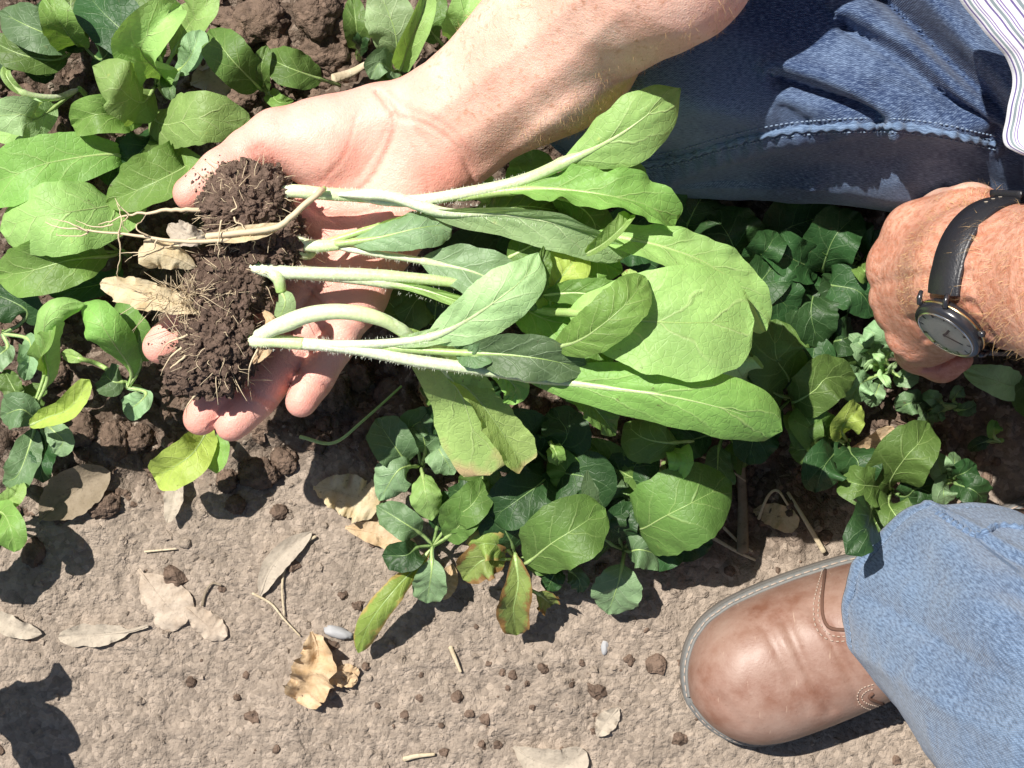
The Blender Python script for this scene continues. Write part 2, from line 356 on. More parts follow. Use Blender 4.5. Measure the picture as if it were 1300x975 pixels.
R_FING = [[pr(398, 280, .118, .0135), pr(330, 338, .115, .0116), pr(258, 396, .121, .0108), pr(203, 440, .130, .0092)],
          [pr(416, 318, .118, .0135), pr(352, 402, .111, .0116), pr(292, 482, .112, .0106), pr(253, 532, .117, .0090)],
          [pr(437, 350, .118, .0130), pr(385, 430, .112, .0110), pr(332, 498, .114, .0102), pr(295, 540, .119, .0090)],
          [pr(460, 378, .120, .0118), pr(430, 430, .116, .0098), pr(400, 480, .118, .0092), pr(382, 512, .122, .0080)]]
aL = np.array([.96*math.cos(R(60)), -.27*math.cos(R(60)), math.sin(R(60))]); aL /= np.linalg.norm(aL)
uL = np.array([-.96*math.sin(R(60)), .27*math.sin(R(60)), math.cos(R(60))]); uL -= aL*(uL@aL); uL /= np.linalg.norm(uL)
wL = np.array([-.27, -.96, 0]); wL /= np.linalg.norm(wL)
wc = np.array(P(1265, 350, .225)); WR = .0345
L_FING = [[pr(1163, 296, .158, .0155), pr(1150, 300, .118, .0120), pr(1185, 325, .100, .0105), pr(1215, 330, .110, .0095)],
          [pr(1140, 338, .152, .0150), pr(1130, 345, .108, .0120), pr(1165, 365, .094, .0108), pr(1205, 368, .104, .0095)],
          [pr(1142, 384, .148, .0145), pr(1138, 395, .108, .0120), pr(1172, 410, .094, .0108), pr(1212, 408, .104, .0095)],
          [pr(1160, 424, .143, .0135), pr(1165, 446, .112, .0118), pr(1196, 460, .108, .0106), pr(1216, 452, .118, .0092)]]
L_THUMB = [pr(1232, 278, .185, .0190), pr(1200, 276, .150, .0145), pr(1165, 285, .125, .0110), pr(1160, 310, .108, .0095)]
EL_R = np.array([.130, .312, .325]); SH_R = np.array([.41, .36, .60]); EL_L = wc+aL*.25; SH_L = np.array([.52, -.17, .64])
CREASE = []                                         # (polyline xy, depth, half width, z range)
def crease(pts, depth, wdt, z=.13): CREASE.append((spline([P(a, b, z)[:2] for a, b in pts], 24), depth, wdt))
crease([(338, 226), (352, 222), (385, 238), (430, 246), (462, 236), (488, 200), (502, 165), (500, 140), (478, 116)], .0015, .0015, .14)   # round the thumb mound
crease([(352, 222), (400, 268), (440, 275), (500, 262), (560, 250)], .0011, .0018, .135)
crease([(395, 300), (420, 305), (455, 318), (490, 325), (520, 318)], .0010, .0018, .13)
crease([(478, 117), (500, 145), (535, 158), (560, 172), (585, 195), (600, 226)], .0012, .0014, .145)          # wrist
crease([(492, 112), (520, 138), (565, 160), (600, 195)], .0005, .0016, .15)
crease([(326, 188), (334, 196), (342, 212)], .0013, .0014, .15); crease([(333, 184), (343, 195), (348, 208)], .0010, .0013, .15); crease([(319, 190), (327, 203), (332, 212)], .0008, .0012, .15)
for i, fg in enumerate(R_FING):                     # joint creases across each finger
    for j in (1, 2):
        a = fg[j-1][0][:2]; c = fg[j][0][:2]; d = (c-a)/np.linalg.norm(c-a); n = np.array([-d[1], d[0]]); r = fg[j][1]
        for off, dp in ((0, .0010), (.0022, .0006)):
            CREASE.append((np.array([c+d*off-n*r*1.1, c+d*(off+.0012), c+d*off+n*r*1.1]), dp, .0012))
    a = fg[0][0][:2]; c = fg[1][0][:2]; d = (c-a)/np.linalg.norm(c-a); n = np.array([-d[1], d[0]]); q = a+(c-a)*.42
    CREASE.append((np.array([q-n*.012, q+d*.0015, q+n*.012]), .0011, .0014))
for q in ([(500, 150), (480, 190), (455, 225)], [(455, 150), (440, 200), (410, 232)], [(405, 262), (430, 285), (460, 300)], [(520, 180), (540, 215), (545, 245)], [(425, 300), (455, 345), (480, 360)], [(385, 240), (400, 262), (410, 285)], [(470, 260), (505, 282), (520, 300)], [(530, 170), (555, 200), (570, 235)]): crease(q, .00045, .0010, .135)
LINES = []                                          # raised tendons (negative) and hollows (positive)
def vein_(pts, depth, wdt, z): LINES.append((spline([P(*q)[:2] for q in [(a, b, z) for a, b in pts]], 30), depth, wdt))
vein_([(520, 150), (590, 118), (680, 68), (760, 20)], -.0011, .0045, .17)
vein_([(595, 202), (640, 178), (700, 140), (760, 110)], .0012, .0050, .165)
vein_([(575, 175), (620, 155), (690, 115), (780, 60)], -.0008, .0040, .17)
vein_([(610, 222), (660, 188), (720, 150)], -.0014, .0050, .165)
for q in ([(1150, 395), (1185, 425), (1205, 440)], [(1165, 395), (1200, 425)], [(1155, 412), (1180, 437)], [(1175, 390), (1212, 428)], [(1142, 405), (1165, 432)]):
    vein_(q, .0019, .0018, .16)
vein_([(1235, 318), (1190, 308), (1155, 300)], -.0016, .0036, .17); vein_([(1220, 390), (1180, 386), (1145, 384)], -.0013, .0032, .17)
vein_([(1118, 360), (1150, 362), (1185, 366)], .0014, .0030, .16); vein_([(1128, 318), (1160, 320), (1190, 324)], .0012, .0030, .16); vein_([(1225, 355), (1180, 352), (1140, 350)], -.0009, .0040, .17)
vein_([(1240, 444), (1208, 450), (1180, 470)], .0045, .0028, .12)
vein_([(1110, 395), (1130, 420), (1150, 450)], .0012, .0030, .15)
def dline(xy, poly):
    d = np.full(len(xy), 1e9)
    for a, b in zip(poly[:-1], poly[1:]):
        ab = b-a; t = np.clip(((xy-a)@ab)/(ab@ab+1e-15), 0, 1); d = np.minimum(d, np.linalg.norm(xy-(a+t[:, None]*ab), axis=1))
    return d
def part(p, lo, hi, fn, base):                     # evaluate fn(points, base) only inside a box
    m = ((p > lo) & (p < hi)).all(1)
    if m.any(): base = base.copy(); base[m] = fn(p[m], base[m])
    return base
def arm_r(p, _):
    d = cap(p, wrR, P(702, 64, .168), .0335, .0375, up_arm, .66)
    d = smin(d, cap(p, P(702, 64, .168), P(846, -60, .238), .0372, .0385, up_arm, .80), .03)
    d = smin(d, cap(p, P(846, -60, .238), EL_R, .0385, .042), .03)
    d = smin(d, cap(p, EL_R, SH_R, .045, .058), .03)
    return smin(d, cap(p, P(560, 165, .127), P(520, 178, .122), .031, .028, UPZ, .6), .015)
def palm_r(p, d):
    for fg, r in zip(R_FING, (.0140, .0138, .0134, .0125)): d = smin(d, cap(p, P(535, 178, .122), fg[0][0], .0165, r), .010)
    d = smin(d, cap(p, P(478, 158, .124), P(410, 182, .126), .0225, .0235), .012)        # thumb mound
    d = smin(d, cap(p, P(410, 182, .126), R_THUMB[0][0], .0225, .0165), .012)
    d = smin(d, limb(p, R_THUMB, .004), .007)
    d = smin(d, cap(p, P(545, 205, .120), P(500, 285, .117), .0220, .0180), .012)        # heel of the hand
    d = smin(d, cap(p, P(500, 285, .117), P(464, 345, .118), .0175, .0135), .012)
    for k, fg in enumerate(R_FING): d = smin(d, cap(p, fg[0][0]+[0, 0, .003], fg[0][0]+(fg[1][0]-fg[0][0])*.2, .0120, .0115), .006)
    e = np.full(len(p), 9.)
    for fg in R_FING:
        f = limb(p, fg, .005)
        for q in (1, 2):                                                                   # fleshy pads between the joints
            a, b = fg[q][0], fg[q+1][0]
            f = smin(f, cap(p, a+(b-a)*.3+[0, 0, .0015], a+(b-a)*.75+[0, 0, .0015], fg[q][1]*.93, fg[q][1]*.86), .006)
        e = smin(e, f, .0012)
    return smin(d, e, .007)
def arm_l(p, _):
    g = cap(p, wc-aL*.010, EL_L, WR, .049)
    g = smin(g, cap(p, wc+aL*.07, EL_L, .043, .049), .02)
    return smin(g, cap(p, EL_L, SH_L, .047, .058), .03)
def fist_l(p, g):
    for fg in L_FING: g = smin(g, cap(p, wc-aL*.012, fg[0][0], .0235, fg[0][1]), .014)
    g = smin(g, cap(p, wc-aL*.01-[0, 0, .01], P(1195, 430, .14), .026, .0165), .012)
    g = smin(g, limb(p, L_THUMB, .006), .012)
    h = np.full(len(p), 9.)
    for fg in L_FING: h = np.minimum(h, limb(p, fg, .004))
    return smin(g, h, .006)
def detail(p, r):
    add = .0006*vnoise(p*60, 9)
    near = (p[:, 2] > .118) & (np.abs(r) < .004)
    if near.any():
        q = p[near, :2]; zz = p[near, 2]; t = np.zeros(len(q))
        for poly, dp, wd in CREASE+LINES:
            lo_, hi_ = poly.min(0)-wd*2.6, poly.max(0)+wd*2.6; k = ((q > lo_) & (q < hi_)).all(1)
            if k.any(): t[k] += dp*np.exp(-(dline(q[k], poly)/wd)**2)
        add[near] += t
    return r+add
def sdf(p):
    r = np.full(len(p), 9.)
    r = part(p, (-.2, .04, .05), (.6, .45, .75), arm_r, r)
    r = part(p, (-.27, -.08, .05), (-.01, .23, .20), palm_r, r)
    l = np.full(len(p), 9.)
    l = part(p, (.15, -.3, .06), (.7, .15, .75), arm_l, l)
    l = part(p, (.15, -.06, .05), (.32, .16, .28), fist_l, l)
    r = np.minimum(r, l)
    r = part(p, (.34, -.3, .5), (.65, .45, .75), lambda q, d: smin(d, cap(q, SH_R, SH_L, .058, .058), .02), r)
    return part(p, (-.27, -.08, .09), (.28, .34, .26), detail, r)
def polygonise(f, lo, hi, h0, levels):
    n = np.ceil((np.array(hi)-lo)/h0).astype(int); h = h0
    c = np.stack(np.meshgrid(*[np.arange(k) for k in n], indexing='ij'), -1).reshape(-1, 3)
    for L in range(levels+1):
        ctr = lo+(c+.5)*h; c = c[np.abs(f(ctr)) < h*.87*2.1+.002]
        if L < levels:
            off = np.array([[i, j, k] for i in (0, 1) for j in (0, 1) for k in (0, 1)])
            c = (c[:, None]*2+off).reshape(-1, 3); h /= 2
    C8 = np.array([[i, j, k] for i in (0, 1) for j in (0, 1) for k in (0, 1)])
    B = 1 << 20
    def key(a): return (a[..., 0].astype(np.int64)*B+a[..., 1])*B+a[..., 2]
    ck = c[:, None]+C8; kk = key(ck); uk, inv = np.unique(kk.ravel(), return_inverse=True)
    ii = uk//(B*B); jj = (uk//B) % B; ll = uk % B; pts = lo+np.stack([ii, jj, ll], 1)*h
    val = f(pts); cv = val[inv].reshape(-1, 8); sg = cv < 0; act = sg.any(1) & ~sg.all(1); c = c[act]; cv = cv[act]; sg = sg[act]
    E = [(a, b) for a in range(8) for b in range(a+1, 8) if np.abs(C8[a]-C8[b]).sum() == 1]
    acc = np.zeros((len(c), 3)); cnt = np.zeros(len(c))
    for a, b in E:
        m = sg[:, a] != sg[:, b]; t = cv[m, a]/(cv[m, a]-cv[m, b]); acc[m] += C8[a]+(C8[b]-C8[a])*t[:, None]; cnt[m] += 1
    Vv = lo+(c+acc/cnt[:, None])*h
    ks = key(c); order = np.argsort(ks); sk = ks[order]; faces = []
    def find(cc):
        q = key(cc); i = np.searchsorted(sk, q); i = np.minimum(i, len(sk)-1); ok = sk[i] == q; return order[i], ok
    for ax in range(3):
        e = np.zeros(3, int); e[ax] = 1; o1 = np.zeros(3, int); o1[(ax+1) % 3] = 1; o2 = np.zeros(3, int); o2[(ax+2) % 3] = 1
        ia = 0; ib = int(e[0]*4+e[1]*2+e[2]); m = sg[:, ia] != sg[:, ib]; cc = c[m]; s0 = sg[m, ia]
        q = [find(cc-o) for o in (0*e, o1, o1+o2, o2)]; ok = q[0][1] & q[1][1] & q[2][1] & q[3][1]
        F = np.stack([x[0] for x in q], 1)[ok]; s0 = s0[ok]; F[~s0] = F[~s0][:, ::-1]; faces.append(F)
    return Vv, np.vstack(faces)
def project(f, V, it=2, e=4e-4):
    for _ in range(it):
        d = f(V); g = np.stack([f(V+np.eye(3)[k]*e)-d for k in range(3)], 1)/e
        g2 = (g*g).sum(1); V = V-g*(np.clip(d/np.maximum(g2, .3), -.002, .002))[:, None]
    return V
def skin_material():
    m, t, b, out = newmat('skin'); pos = geo(t); a = N(t, 'ShaderNodeVertexColor', layer_name='tint')
    sp = t.nodes.new('ShaderNodeSeparateColor'); t.links.new(a.outputs[0], sp.inputs[0])
    arm, left, red = sp.outputs[0], sp.outputs[1], sp.outputs[2]
    n1 = noise(t, pos, 45, 4, .6); n2 = noise(t, pos, 260, 4, .65); n3 = noise(t, pos, 900, 2, .5)
    palm = mixc(t, ramp(t, n1, [(.35, 0.), (.7, 1.)]), (.77, .385, .31), (.83, .49, .40))
    fore = mixc(t, ramp(t, n1, [(.35, 0.), (.7, 1.)]), (.75, .43, .33), (.84, .555, .44))
    fore = mixc(t, ramp(t, n2, [(.55, 0.), (.70, .55)]), fore, (.50, .215, .115))
    vo = N(t, 'ShaderNodeTexVoronoi', i_Scale=170., i_Randomness=1.); t.links.new(pos, vo.inputs['Vector'])
    fre = math_(t, 'MULTIPLY', ramp(t, vo.outputs['Distance'], [(.10, 1.), (.30, 0.)]), ramp(t, noise(t, pos, 60, 2), [(.5, 0.), (.6, 1.)]))
    fore = mixc(t, math_(t, 'MULTIPLY', fre, .45), fore, (.46, .20, .10))
    lh = mixc(t, ramp(t, n1, [(.35, 0.), (.7, 1.)]), (.54, .255, .175), (.68, .375, .27)); lh = mixc(t, ramp(t, n2, [(.44, 0.), (.62, .75)]), lh, (.44, .165, .095))
    c = mixc(t, arm, palm, fore); c = mixc(t, left, c, lh); c = mixc(t, red, c, (.75, .27, .205))
    t.links.new(c, b.inputs['Base Color']); b.inputs['Roughness'].default_value = .48; b.inputs['Specular IOR Level'].default_value = .4
    b.inputs['Subsurface Weight'].default_value = .22; b.inputs['Subsurface Radius'].default_value = (1, .35, .2); b.inputs['Subsurface Scale'].default_value = .003
    cr = N(t, 'ShaderNodeTexVoronoi', feature='DISTANCE_TO_EDGE', i_Scale=700.); t.links.new(pos, cr.inputs['Vector'])
    h = math_(t, 'ADD', math_(t, 'MULTIPLY', cr.outputs['Distance'], .5), math_(t, 'ADD', math_(t, 'MULTIPLY', n2, .9), math_(t, 'MULTIPLY', n3, .25)))
    wv = N(t, 'ShaderNodeTexNoise', i_Scale=150., i_Detail=4., i_Roughness=.6, i_Distortion=2.2); t.links.new(pos, wv.inputs['Vector']); h = math_(t, 'ADD', h, math_(t, 'MULTIPLY', wv.outputs[0], math_(t, 'MULTIPLY_ADD', left, .9, .5)))
    t.links.new(bump(t, h, .5, .0010), b.inputs['Normal']); return m
M['skin'] = skin_material()
bl = np.array([-.28, -.26, .03]); Vb, Fb = polygonise(sdf, bl, np.array([.66, .45, .74]), .0272, 4)
Vb = project(sdf, Vb, 1)
# how tanned, which arm, how flushed
tr = np.zeros((len(Vb), 3)); axd = np.array(P(694, 60, .168))-wrR; al = (Vb-wrR)@(axd/np.linalg.norm(axd))
isL = np.clip(((Vb-SH_L)@(SH_R-SH_L)/((SH_R-SH_L)@(SH_R-SH_L))), 0, 1) < .5
isL = np.where(Vb[:, 0] > .19, Vb[:, 1] < .10, False); isL &= ~((Vb[:, 2] > .3) & (Vb[:, 1] > .07))
tr[:, 0] = np.clip((al+.004)/.030, 0, 1)*(~isL); tr[:, 0] = np.maximum(tr[:, 0], np.clip((.126-Vb[:, 2])/.008, 0, .5)*(Vb[:, 0] > -.04)); tr[:, 1] = isL
dk = np.zeros(len(Vb)); pm = (Vb[:, 2] > .112) & (Vb[:, 0] < .12)
for poly, dp, wd in CREASE: dk[pm] = np.maximum(dk[pm], .48*np.exp(-(dline(Vb[pm][:, :2], poly)/(wd*.9))**2))
tips = np.array([fg[-1][0] for fg in R_FING]+[R_THUMB[-1][0]])
for q in tips: dk = np.maximum(dk, .42*np.exp(-(np.linalg.norm(Vb-q, axis=1)/.020)**2))
dk = np.maximum(dk, .62*np.exp(-(np.linalg.norm(Vb-np.array(P(566, 212, .135)), axis=1)/.021)**2))
for q in ((440, 268), (395, 300), (500, 300), (470, 350)): dk = np.maximum(dk, .42*np.exp(-(np.linalg.norm(Vb-np.array(P(*q, .13)), axis=1)/.014)**2))
dk = np.maximum(dk, np.where(isL, .45*np.exp(-(np.linalg.norm(Vb-np.array(P(1190, 450, .12)), axis=1)/.022)**2), 0))
tr[:, 2] = dk
person = thing('person', 'crouching person in blue jeans and striped shirt holding out uprooted seedlings on an open palm', 'person', loc=(.45, 0, 0))
body = mesh('body', Vb, Fb, M['skin'], person, col=tr)

from mathutils.bvhtree import BVHTree
BODYBVH = BVHTree.FromPolygons(Vb.tolist(), Fb.tolist())

# ------------------------------------------------------------------ clothes
def fold(XY, lines, z):                             # sum of ridges (+) and creases (-) given as photo lines
    out = np.zeros(len(XY))
    for pts, h, wd, *rest in lines:
        poly = spline([P(a, b, z)[:2] for a, b in pts], 20); d = dline(XY, poly)
        out += h*np.exp(-(d/wd)**2)
        if rest:                                     # one-sided shoulder beside the crease
            t = norm(poly[-1:]-poly[:1])[0]; n = np.array([-t[1], t[0]])*rest[0]; sd = (XY-poly[len(poly)//2])@n
            out += -h*.8*np.exp(-((d-wd*1.6)/(wd*1.5))**2)*(sd > 0)
    return out
def loft(name, C, W, H, sec, mat, parent, nu, nv, lines=(), zref=.15, rough=.0012, vaxis=None, tol=None):
    """C centre line, W half width, H half height (arrays at C), sec closed section (y, z)"""
    C = spline(np.column_stack([C, W, H]), nu); ctr = C[:, :3]; Wd = C[:, 3]; Hh = C[:, 4]
    T = norm(np.gradient(ctr, axis=0)); up = np.array([0, 0, 1.]) if vaxis is None else np.array(vaxis, float)
    side = norm(np.cross(up, T)); upv = np.cross(T, side)
    s = spline(np.column_stack([sec, np.zeros(len(sec))]), nv+1)[:-1]
    V = ctr[:, None]+side[:, None]*(s[None, :, 0, None]*Wd[:, None, None])+upv[:, None]*(s[None, :, 1, None]*Hh[:, None, None])
    L = np.r_[0, np.cumsum(np.linalg.norm(np.diff(ctr, axis=0), axis=1))]; per = Wd.mean()*2*np.pi
    uv = np.stack([np.repeat(L, nv), np.tile(np.linspace(0, per, nv), nu)], 1)
    Nn = np.cross(np.roll(V, -1, 1)-np.roll(V, 1, 1), np.gradient(V, axis=0)); Nn = norm(Nn)
    if ((V-ctr[:, None])*Nn).sum() < 0: Nn = -Nn
    Vf = V.reshape(-1, 3); Nf = Nn.reshape(-1, 3); top = Vf[:, 2] > (np.repeat(ctr[:, 2], nv)-.01)
    dsp = rough*fbm(Vf*26, 4, 3)*2
    dsp = dsp+np.where(top, fold(Vf[:, :2], lines, zref), 0)
    Vf = Vf+Nf*dsp[:, None]
    return mesh(name, Vf, grid_faces(nu, nv, True), mat, parent, uv=uv), Vf.reshape(nu, nv, 3)
# right thigh, kneeling: knee on the ground at the left, hip outside the frame at the right
sec = np.array([(1.15, -.1), (1.1, .4), (.8, .80), (.25, .97), (-.15, .93), (-.48, .84), (-.60, .62), (-.74, .2), (-.90, -.2), (-.90, -.6), (-.6, -.9), (.2, -1), (.9, -.8), (1.15, -.1)])
kn = [(652, 85, .072), (668, 84, .076), (705, 78, .082), (765, 70, .090), (850, 63, .098), (980, 62, .112), (1120, 70, .130), (1300, 85, .150)]
Ck = [P(*q) for q in kn]+[Vector((.40, .165, .20)), Vector((.55, .15, .26))]
Wk = [.004, .040, .062, .077, .087, .088, .086, .088, .10, .11]; Hk = [.004, .038, .058, .072, .080, .080, .078, .080, .09, .10]
thl = [([(1085, -20), (1150, 55), (1215, 125), (1275, 190)], -.016, .0060, 1), ([(1062, 45), (1130, 90), (1190, 145), (1245, 185)], -.010, .0042, 1),
       ([(985, 105), (1050, 130), (1110, 158)], -.010, .0040, 1), ([(990, 140), (1030, 158), (1060, 164)], -.003, .0025),
       ([(1105, 118), (1150, 135), (1190, 155)], -.003, .0030), ([(1120, -20), (1200, 60), (1262, 150)], .006, .008), ([(900, 40), (990, 80), (1080, 110)], .003, .007),
       ([(820, 110), (900, 130), (980, 150)], .0025, .005), ([(700, 150), (780, 175), (860, 180)], -.003, .004),
       ([(760, 215), (850, 203), (920, 183), (1000, 166), (1100, 160), (1180, 166), (1275, 186)], .0055, .0046),
       ([(770, 240), (880, 226), (1000, 205), (1150, 200)], -.003, .006), ([(880, 232), (960, 240), (1060, 222)], .003, .004)]
seam_px = spline([(760, 213, 0), (850, 202, 0), (920, 182, 0), (1000, 165, 0), (1100, 159, 0), (1180, 164, 0), (1275, 184, 0)], 56)
for i in range(1, 55, 1):                           # puckers along the seam
    x, y = seam_px[i, :2]; k = rng.uniform(.6, 1.3); thl.append(([(x-4, y-9), (x+3, y+4)], -.0015*k, .0017)) if i % 2 else None
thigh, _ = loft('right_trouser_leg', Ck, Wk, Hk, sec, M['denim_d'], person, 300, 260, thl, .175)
thigh['label'] = 'dark blue denim thigh with diagonal folds and puckered seam'
def raster_z(objs):
    from mathutils.bvhtree import BVHTree
    out = []
    for o in objs:
        me = o.data; vs = [o.matrix_basis@v.co+(o.parent.location if o.parent else Vector()) for v in me.vertices]
        out.append(BVHTree.FromPolygons(vs, [p.vertices[:] for p in me.polygons]))
    return out
CAMP = Vector((0, 0, CH))
def hit(bvh, px, py):                               # the point of a surface seen through a photo pixel
    d = (P(px, py, 0)-CAMP).normalized(); h = bvh.ray_cast(CAMP, d); return h[0], h[1]
def seam_band(line, bvh, parent, n, r):
    pts = []
    for x, y in line:
        h, nn = hit(bvh, x, y)
        if h is not None: pts.append(np.array(h+nn*.0004))
    s = spline(pts[::2], n); rad = r*(1+.30*np.sin(np.arange(n)*.85)+.2*vnoise(s*300))
    V, F, uv = tube_arrays(s, rad, 10, True, .55); L = np.r_[0, np.cumsum(np.linalg.norm(np.diff(s, axis=0), axis=1))]
    uvm = np.vstack([np.stack([np.repeat(L, 10), np.tile(np.linspace(0, .015, 10), n)], 1), [[0, 0], [0, 0]]])
    return mesh('seam', V, to_list(F), M['denim_l'], parent, uv=uvm)
bT, = raster_z([thigh])
seam_band([(x, y) for x, y, _ in spline([(765, 213, 0), (850, 202, 0), (920, 182, 0), (1000, 165, 0), (1100, 159, 0), (1180, 164, 0), (1270, 183, 0)], 90)], bT, thigh, 260, .0021)
def stitches(name, line, bvh, parent, mat, n, ln=.62, r=.00042, lift=.0004):
    A = Acc(); pts = []
    for x, y in line:
        h, nn = hit(bvh, x, y)
        if h is not None: pts.append(np.array(h+nn*lift))
    if len(pts) < 3: return
    s = spline(pts[::2] if len(pts) > 6 else pts, n*4)
    for i in range(0, len(s)-3, 4):
        V, F, _ = tube_arrays(s[i:i+3], r, 5); A.add(V, to_list(F))
    return A.build(name, mat, parent)
for off in (-9, 8): stitches('seam_stitching', [(x, y+off) for x, y, _ in seam_px], bT, thigh, M['thread'], 95)
# right shin folded on the ground behind the thigh
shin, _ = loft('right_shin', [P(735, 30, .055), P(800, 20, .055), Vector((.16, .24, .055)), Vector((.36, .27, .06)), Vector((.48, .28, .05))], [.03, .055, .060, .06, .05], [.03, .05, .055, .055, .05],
               [(math.cos(a), math.sin(a)) for a in np.linspace(0, 2*math.pi, 17)], M['denim_d'], person, 60, 48)
# left trouser leg over the boot
hem = np.array([(1186, 646, .125), (1140, 656, .118), (1098, 694, .108), (1073, 740, .100), (1068, 782, .094), (1086, 832, .088), (1128, 886, .080), (1184, 936, .066), (1240, 985, .056), (1310, 1012, .046), (1390, 985, .040), (1430, 900, .042), (1425, 790, .052), (1370, 700, .075), (1300, 655, .100), (1240, 640, .118)], float)
hp = np.array([P(*q) for q in hem]); NV = 220
closed = np.vstack([hp[-2:], hp, hp[:3]]); hs = spline(closed, 2000)
def cyc(pts, n):                                    # even closed resample
    q = np.vstack([pts, pts, pts, pts[:1]]); s = spline(q, n*3*4)[n*4:n*8:4]; return s[:n]
ring0 = cyc(hp, NV)
kneeL = np.array([.33, -.25, .50]); axisL = norm(np.array([kneeL-ring0.mean(0)]))[0]
rings = []; NU = 150
for i in range(NU):
    t = i/(NU-1); c = ring0.mean(0)*(1-t)+kneeL*t+np.array([-.012, .018, 0])*math.sin(t*math.pi)
    rel = ring0-ring0.mean(0); rel_flat = rel-np.outer(rel@axisL, axisL)*min(1, t*2.2)
    rr = np.linalg.norm(rel_flat, axis=1, keepdims=True); tgt = .078+.012*t
    sc = (1-min(1, t*1.3))+min(1, t*1.3)*tgt/rr
    rings.append(c+rel_flat*sc)
VL = np.array(rings)
ctr = VL.mean(1)
Nl = norm(VL-ctr[:, None]); flat = VL.reshape(-1, 3); Nlf = Nl.reshape(-1, 3)
lgl = [([(1186, 650), (1215, 672), (1240, 684), (1268, 672), (1300, 676), (1350, 690)], .0042, .0030), ([(1186, 658), (1215, 682), (1240, 694), (1268, 682), (1300, 687)], -.0022, .0022),
       ([(1175, 660), (1165, 720), (1170, 800)], .0055, .0100), ([(1240, 700), (1215, 780), (1200, 860)], -.0055, .0100), ([(1140, 700), (1120, 760), (1130, 820)], -.0040, .0070),
       ([(1290, 700), (1280, 800), (1260, 900)], .0065, .0110), ([(1100, 760), (1160, 790), (1230, 800)], -.0045, .0050), ([(1110, 830), (1180, 850), (1240, 900)], .0040, .0060), ([(1090, 720), (1130, 735), (1180, 730)], .0015, .0050), ([(1200, 720), (1230, 800), (1270, 880)], -.0045, .0060)]
dl = fold(flat[:, :2], lgl, .13)+.0012*fbm(flat*24, 4, 8)*2+.0045*fbm(flat*np.array([9, 16, 9]), 3, 18)*np.clip(np.repeat(np.arange(NU)/12., NV), .2, 1)
tt = np.repeat(np.arange(NU)/(NU-1), NV); dist = tt*np.linalg.norm(kneeL-ring0.mean(0))
dl += -.0016*np.exp(-((dist-.0135)/.0014)**2)+.0010*np.exp(-((dist-.006)/.006)**2)          # hem band
flat = flat+Nlf*dl[:, None]
uvl = np.stack([dist, np.tile(np.linspace(0, .48, NV), NU)], 1)
inner = flat.reshape(NU, NV, 3)[:24]-Nl[:24]*.0022                                                     # inside of the cuff
Vall = np.vstack([flat, inner[::-1].reshape(-1, 3)]); Fo = grid_faces(NU, NV, True); nI = NU*NV
Fi = grid_faces(24, NV, True)+nI; a = np.arange(NV); b_ = (a+1) % NV
Fr = np.stack([nI+23*NV+a, nI+23*NV+b_, b_, a], 1)
capv = kneeL+np.array([0, 0, .03]); Vall = np.vstack([Vall, capv]); last = (NU-1)*NV
Fc = [(last+i, last+(i+1) % NV, len(Vall)-1) for i in range(NV)]
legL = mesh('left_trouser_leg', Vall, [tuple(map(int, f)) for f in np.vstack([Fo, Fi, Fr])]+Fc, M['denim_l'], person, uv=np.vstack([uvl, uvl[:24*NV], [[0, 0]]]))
legL['label'] = 'faded blue denim cuff draped over the boot'
bL, = raster_z([legL])
seam_band([(x, y) for x, y, _ in spline([(1190, 652, 0), (1213, 668, 0), (1240, 681, 0), (1268, 669, 0), (1300, 672, 0)], 60)], bL, legL, 120, .0022)
stitches('seam_stitching', [(x, y) for x, y, _ in spline([(1192, 652, 0), (1215, 668, 0), (1240, 680, 0), (1268, 668, 0), (1300, 671, 0)], 40)], bL, legL, M['thread'], 34)
hl = spline(flat.reshape(NU, NV, 3)[5][:NV:4]+Nl[5][:NV:4]*.0004, 600); A = Acc()
for i in range(0, 596, 4):
    V, F, _ = tube_arrays(hl[i:i+3], .0003, 5); A.add(V, to_list(F))
A.build('hem_stitching', M['thread'], legL)
# left thigh back to the hip, outside the frame
loft('left_thigh', [kneeL+[-.02, 0, .02], kneeL+[.03, .02, .03], Vector((.45, -.14, .42)), Vector((.56, -.06, .30))], [.07, .085, .09, .10], [.06, .085, .09, .10], [(math.cos(a), math.sin(a)) for a in np.linspace(0, 2*math.pi, 17)], M['denim_l'], person, 50, 48)
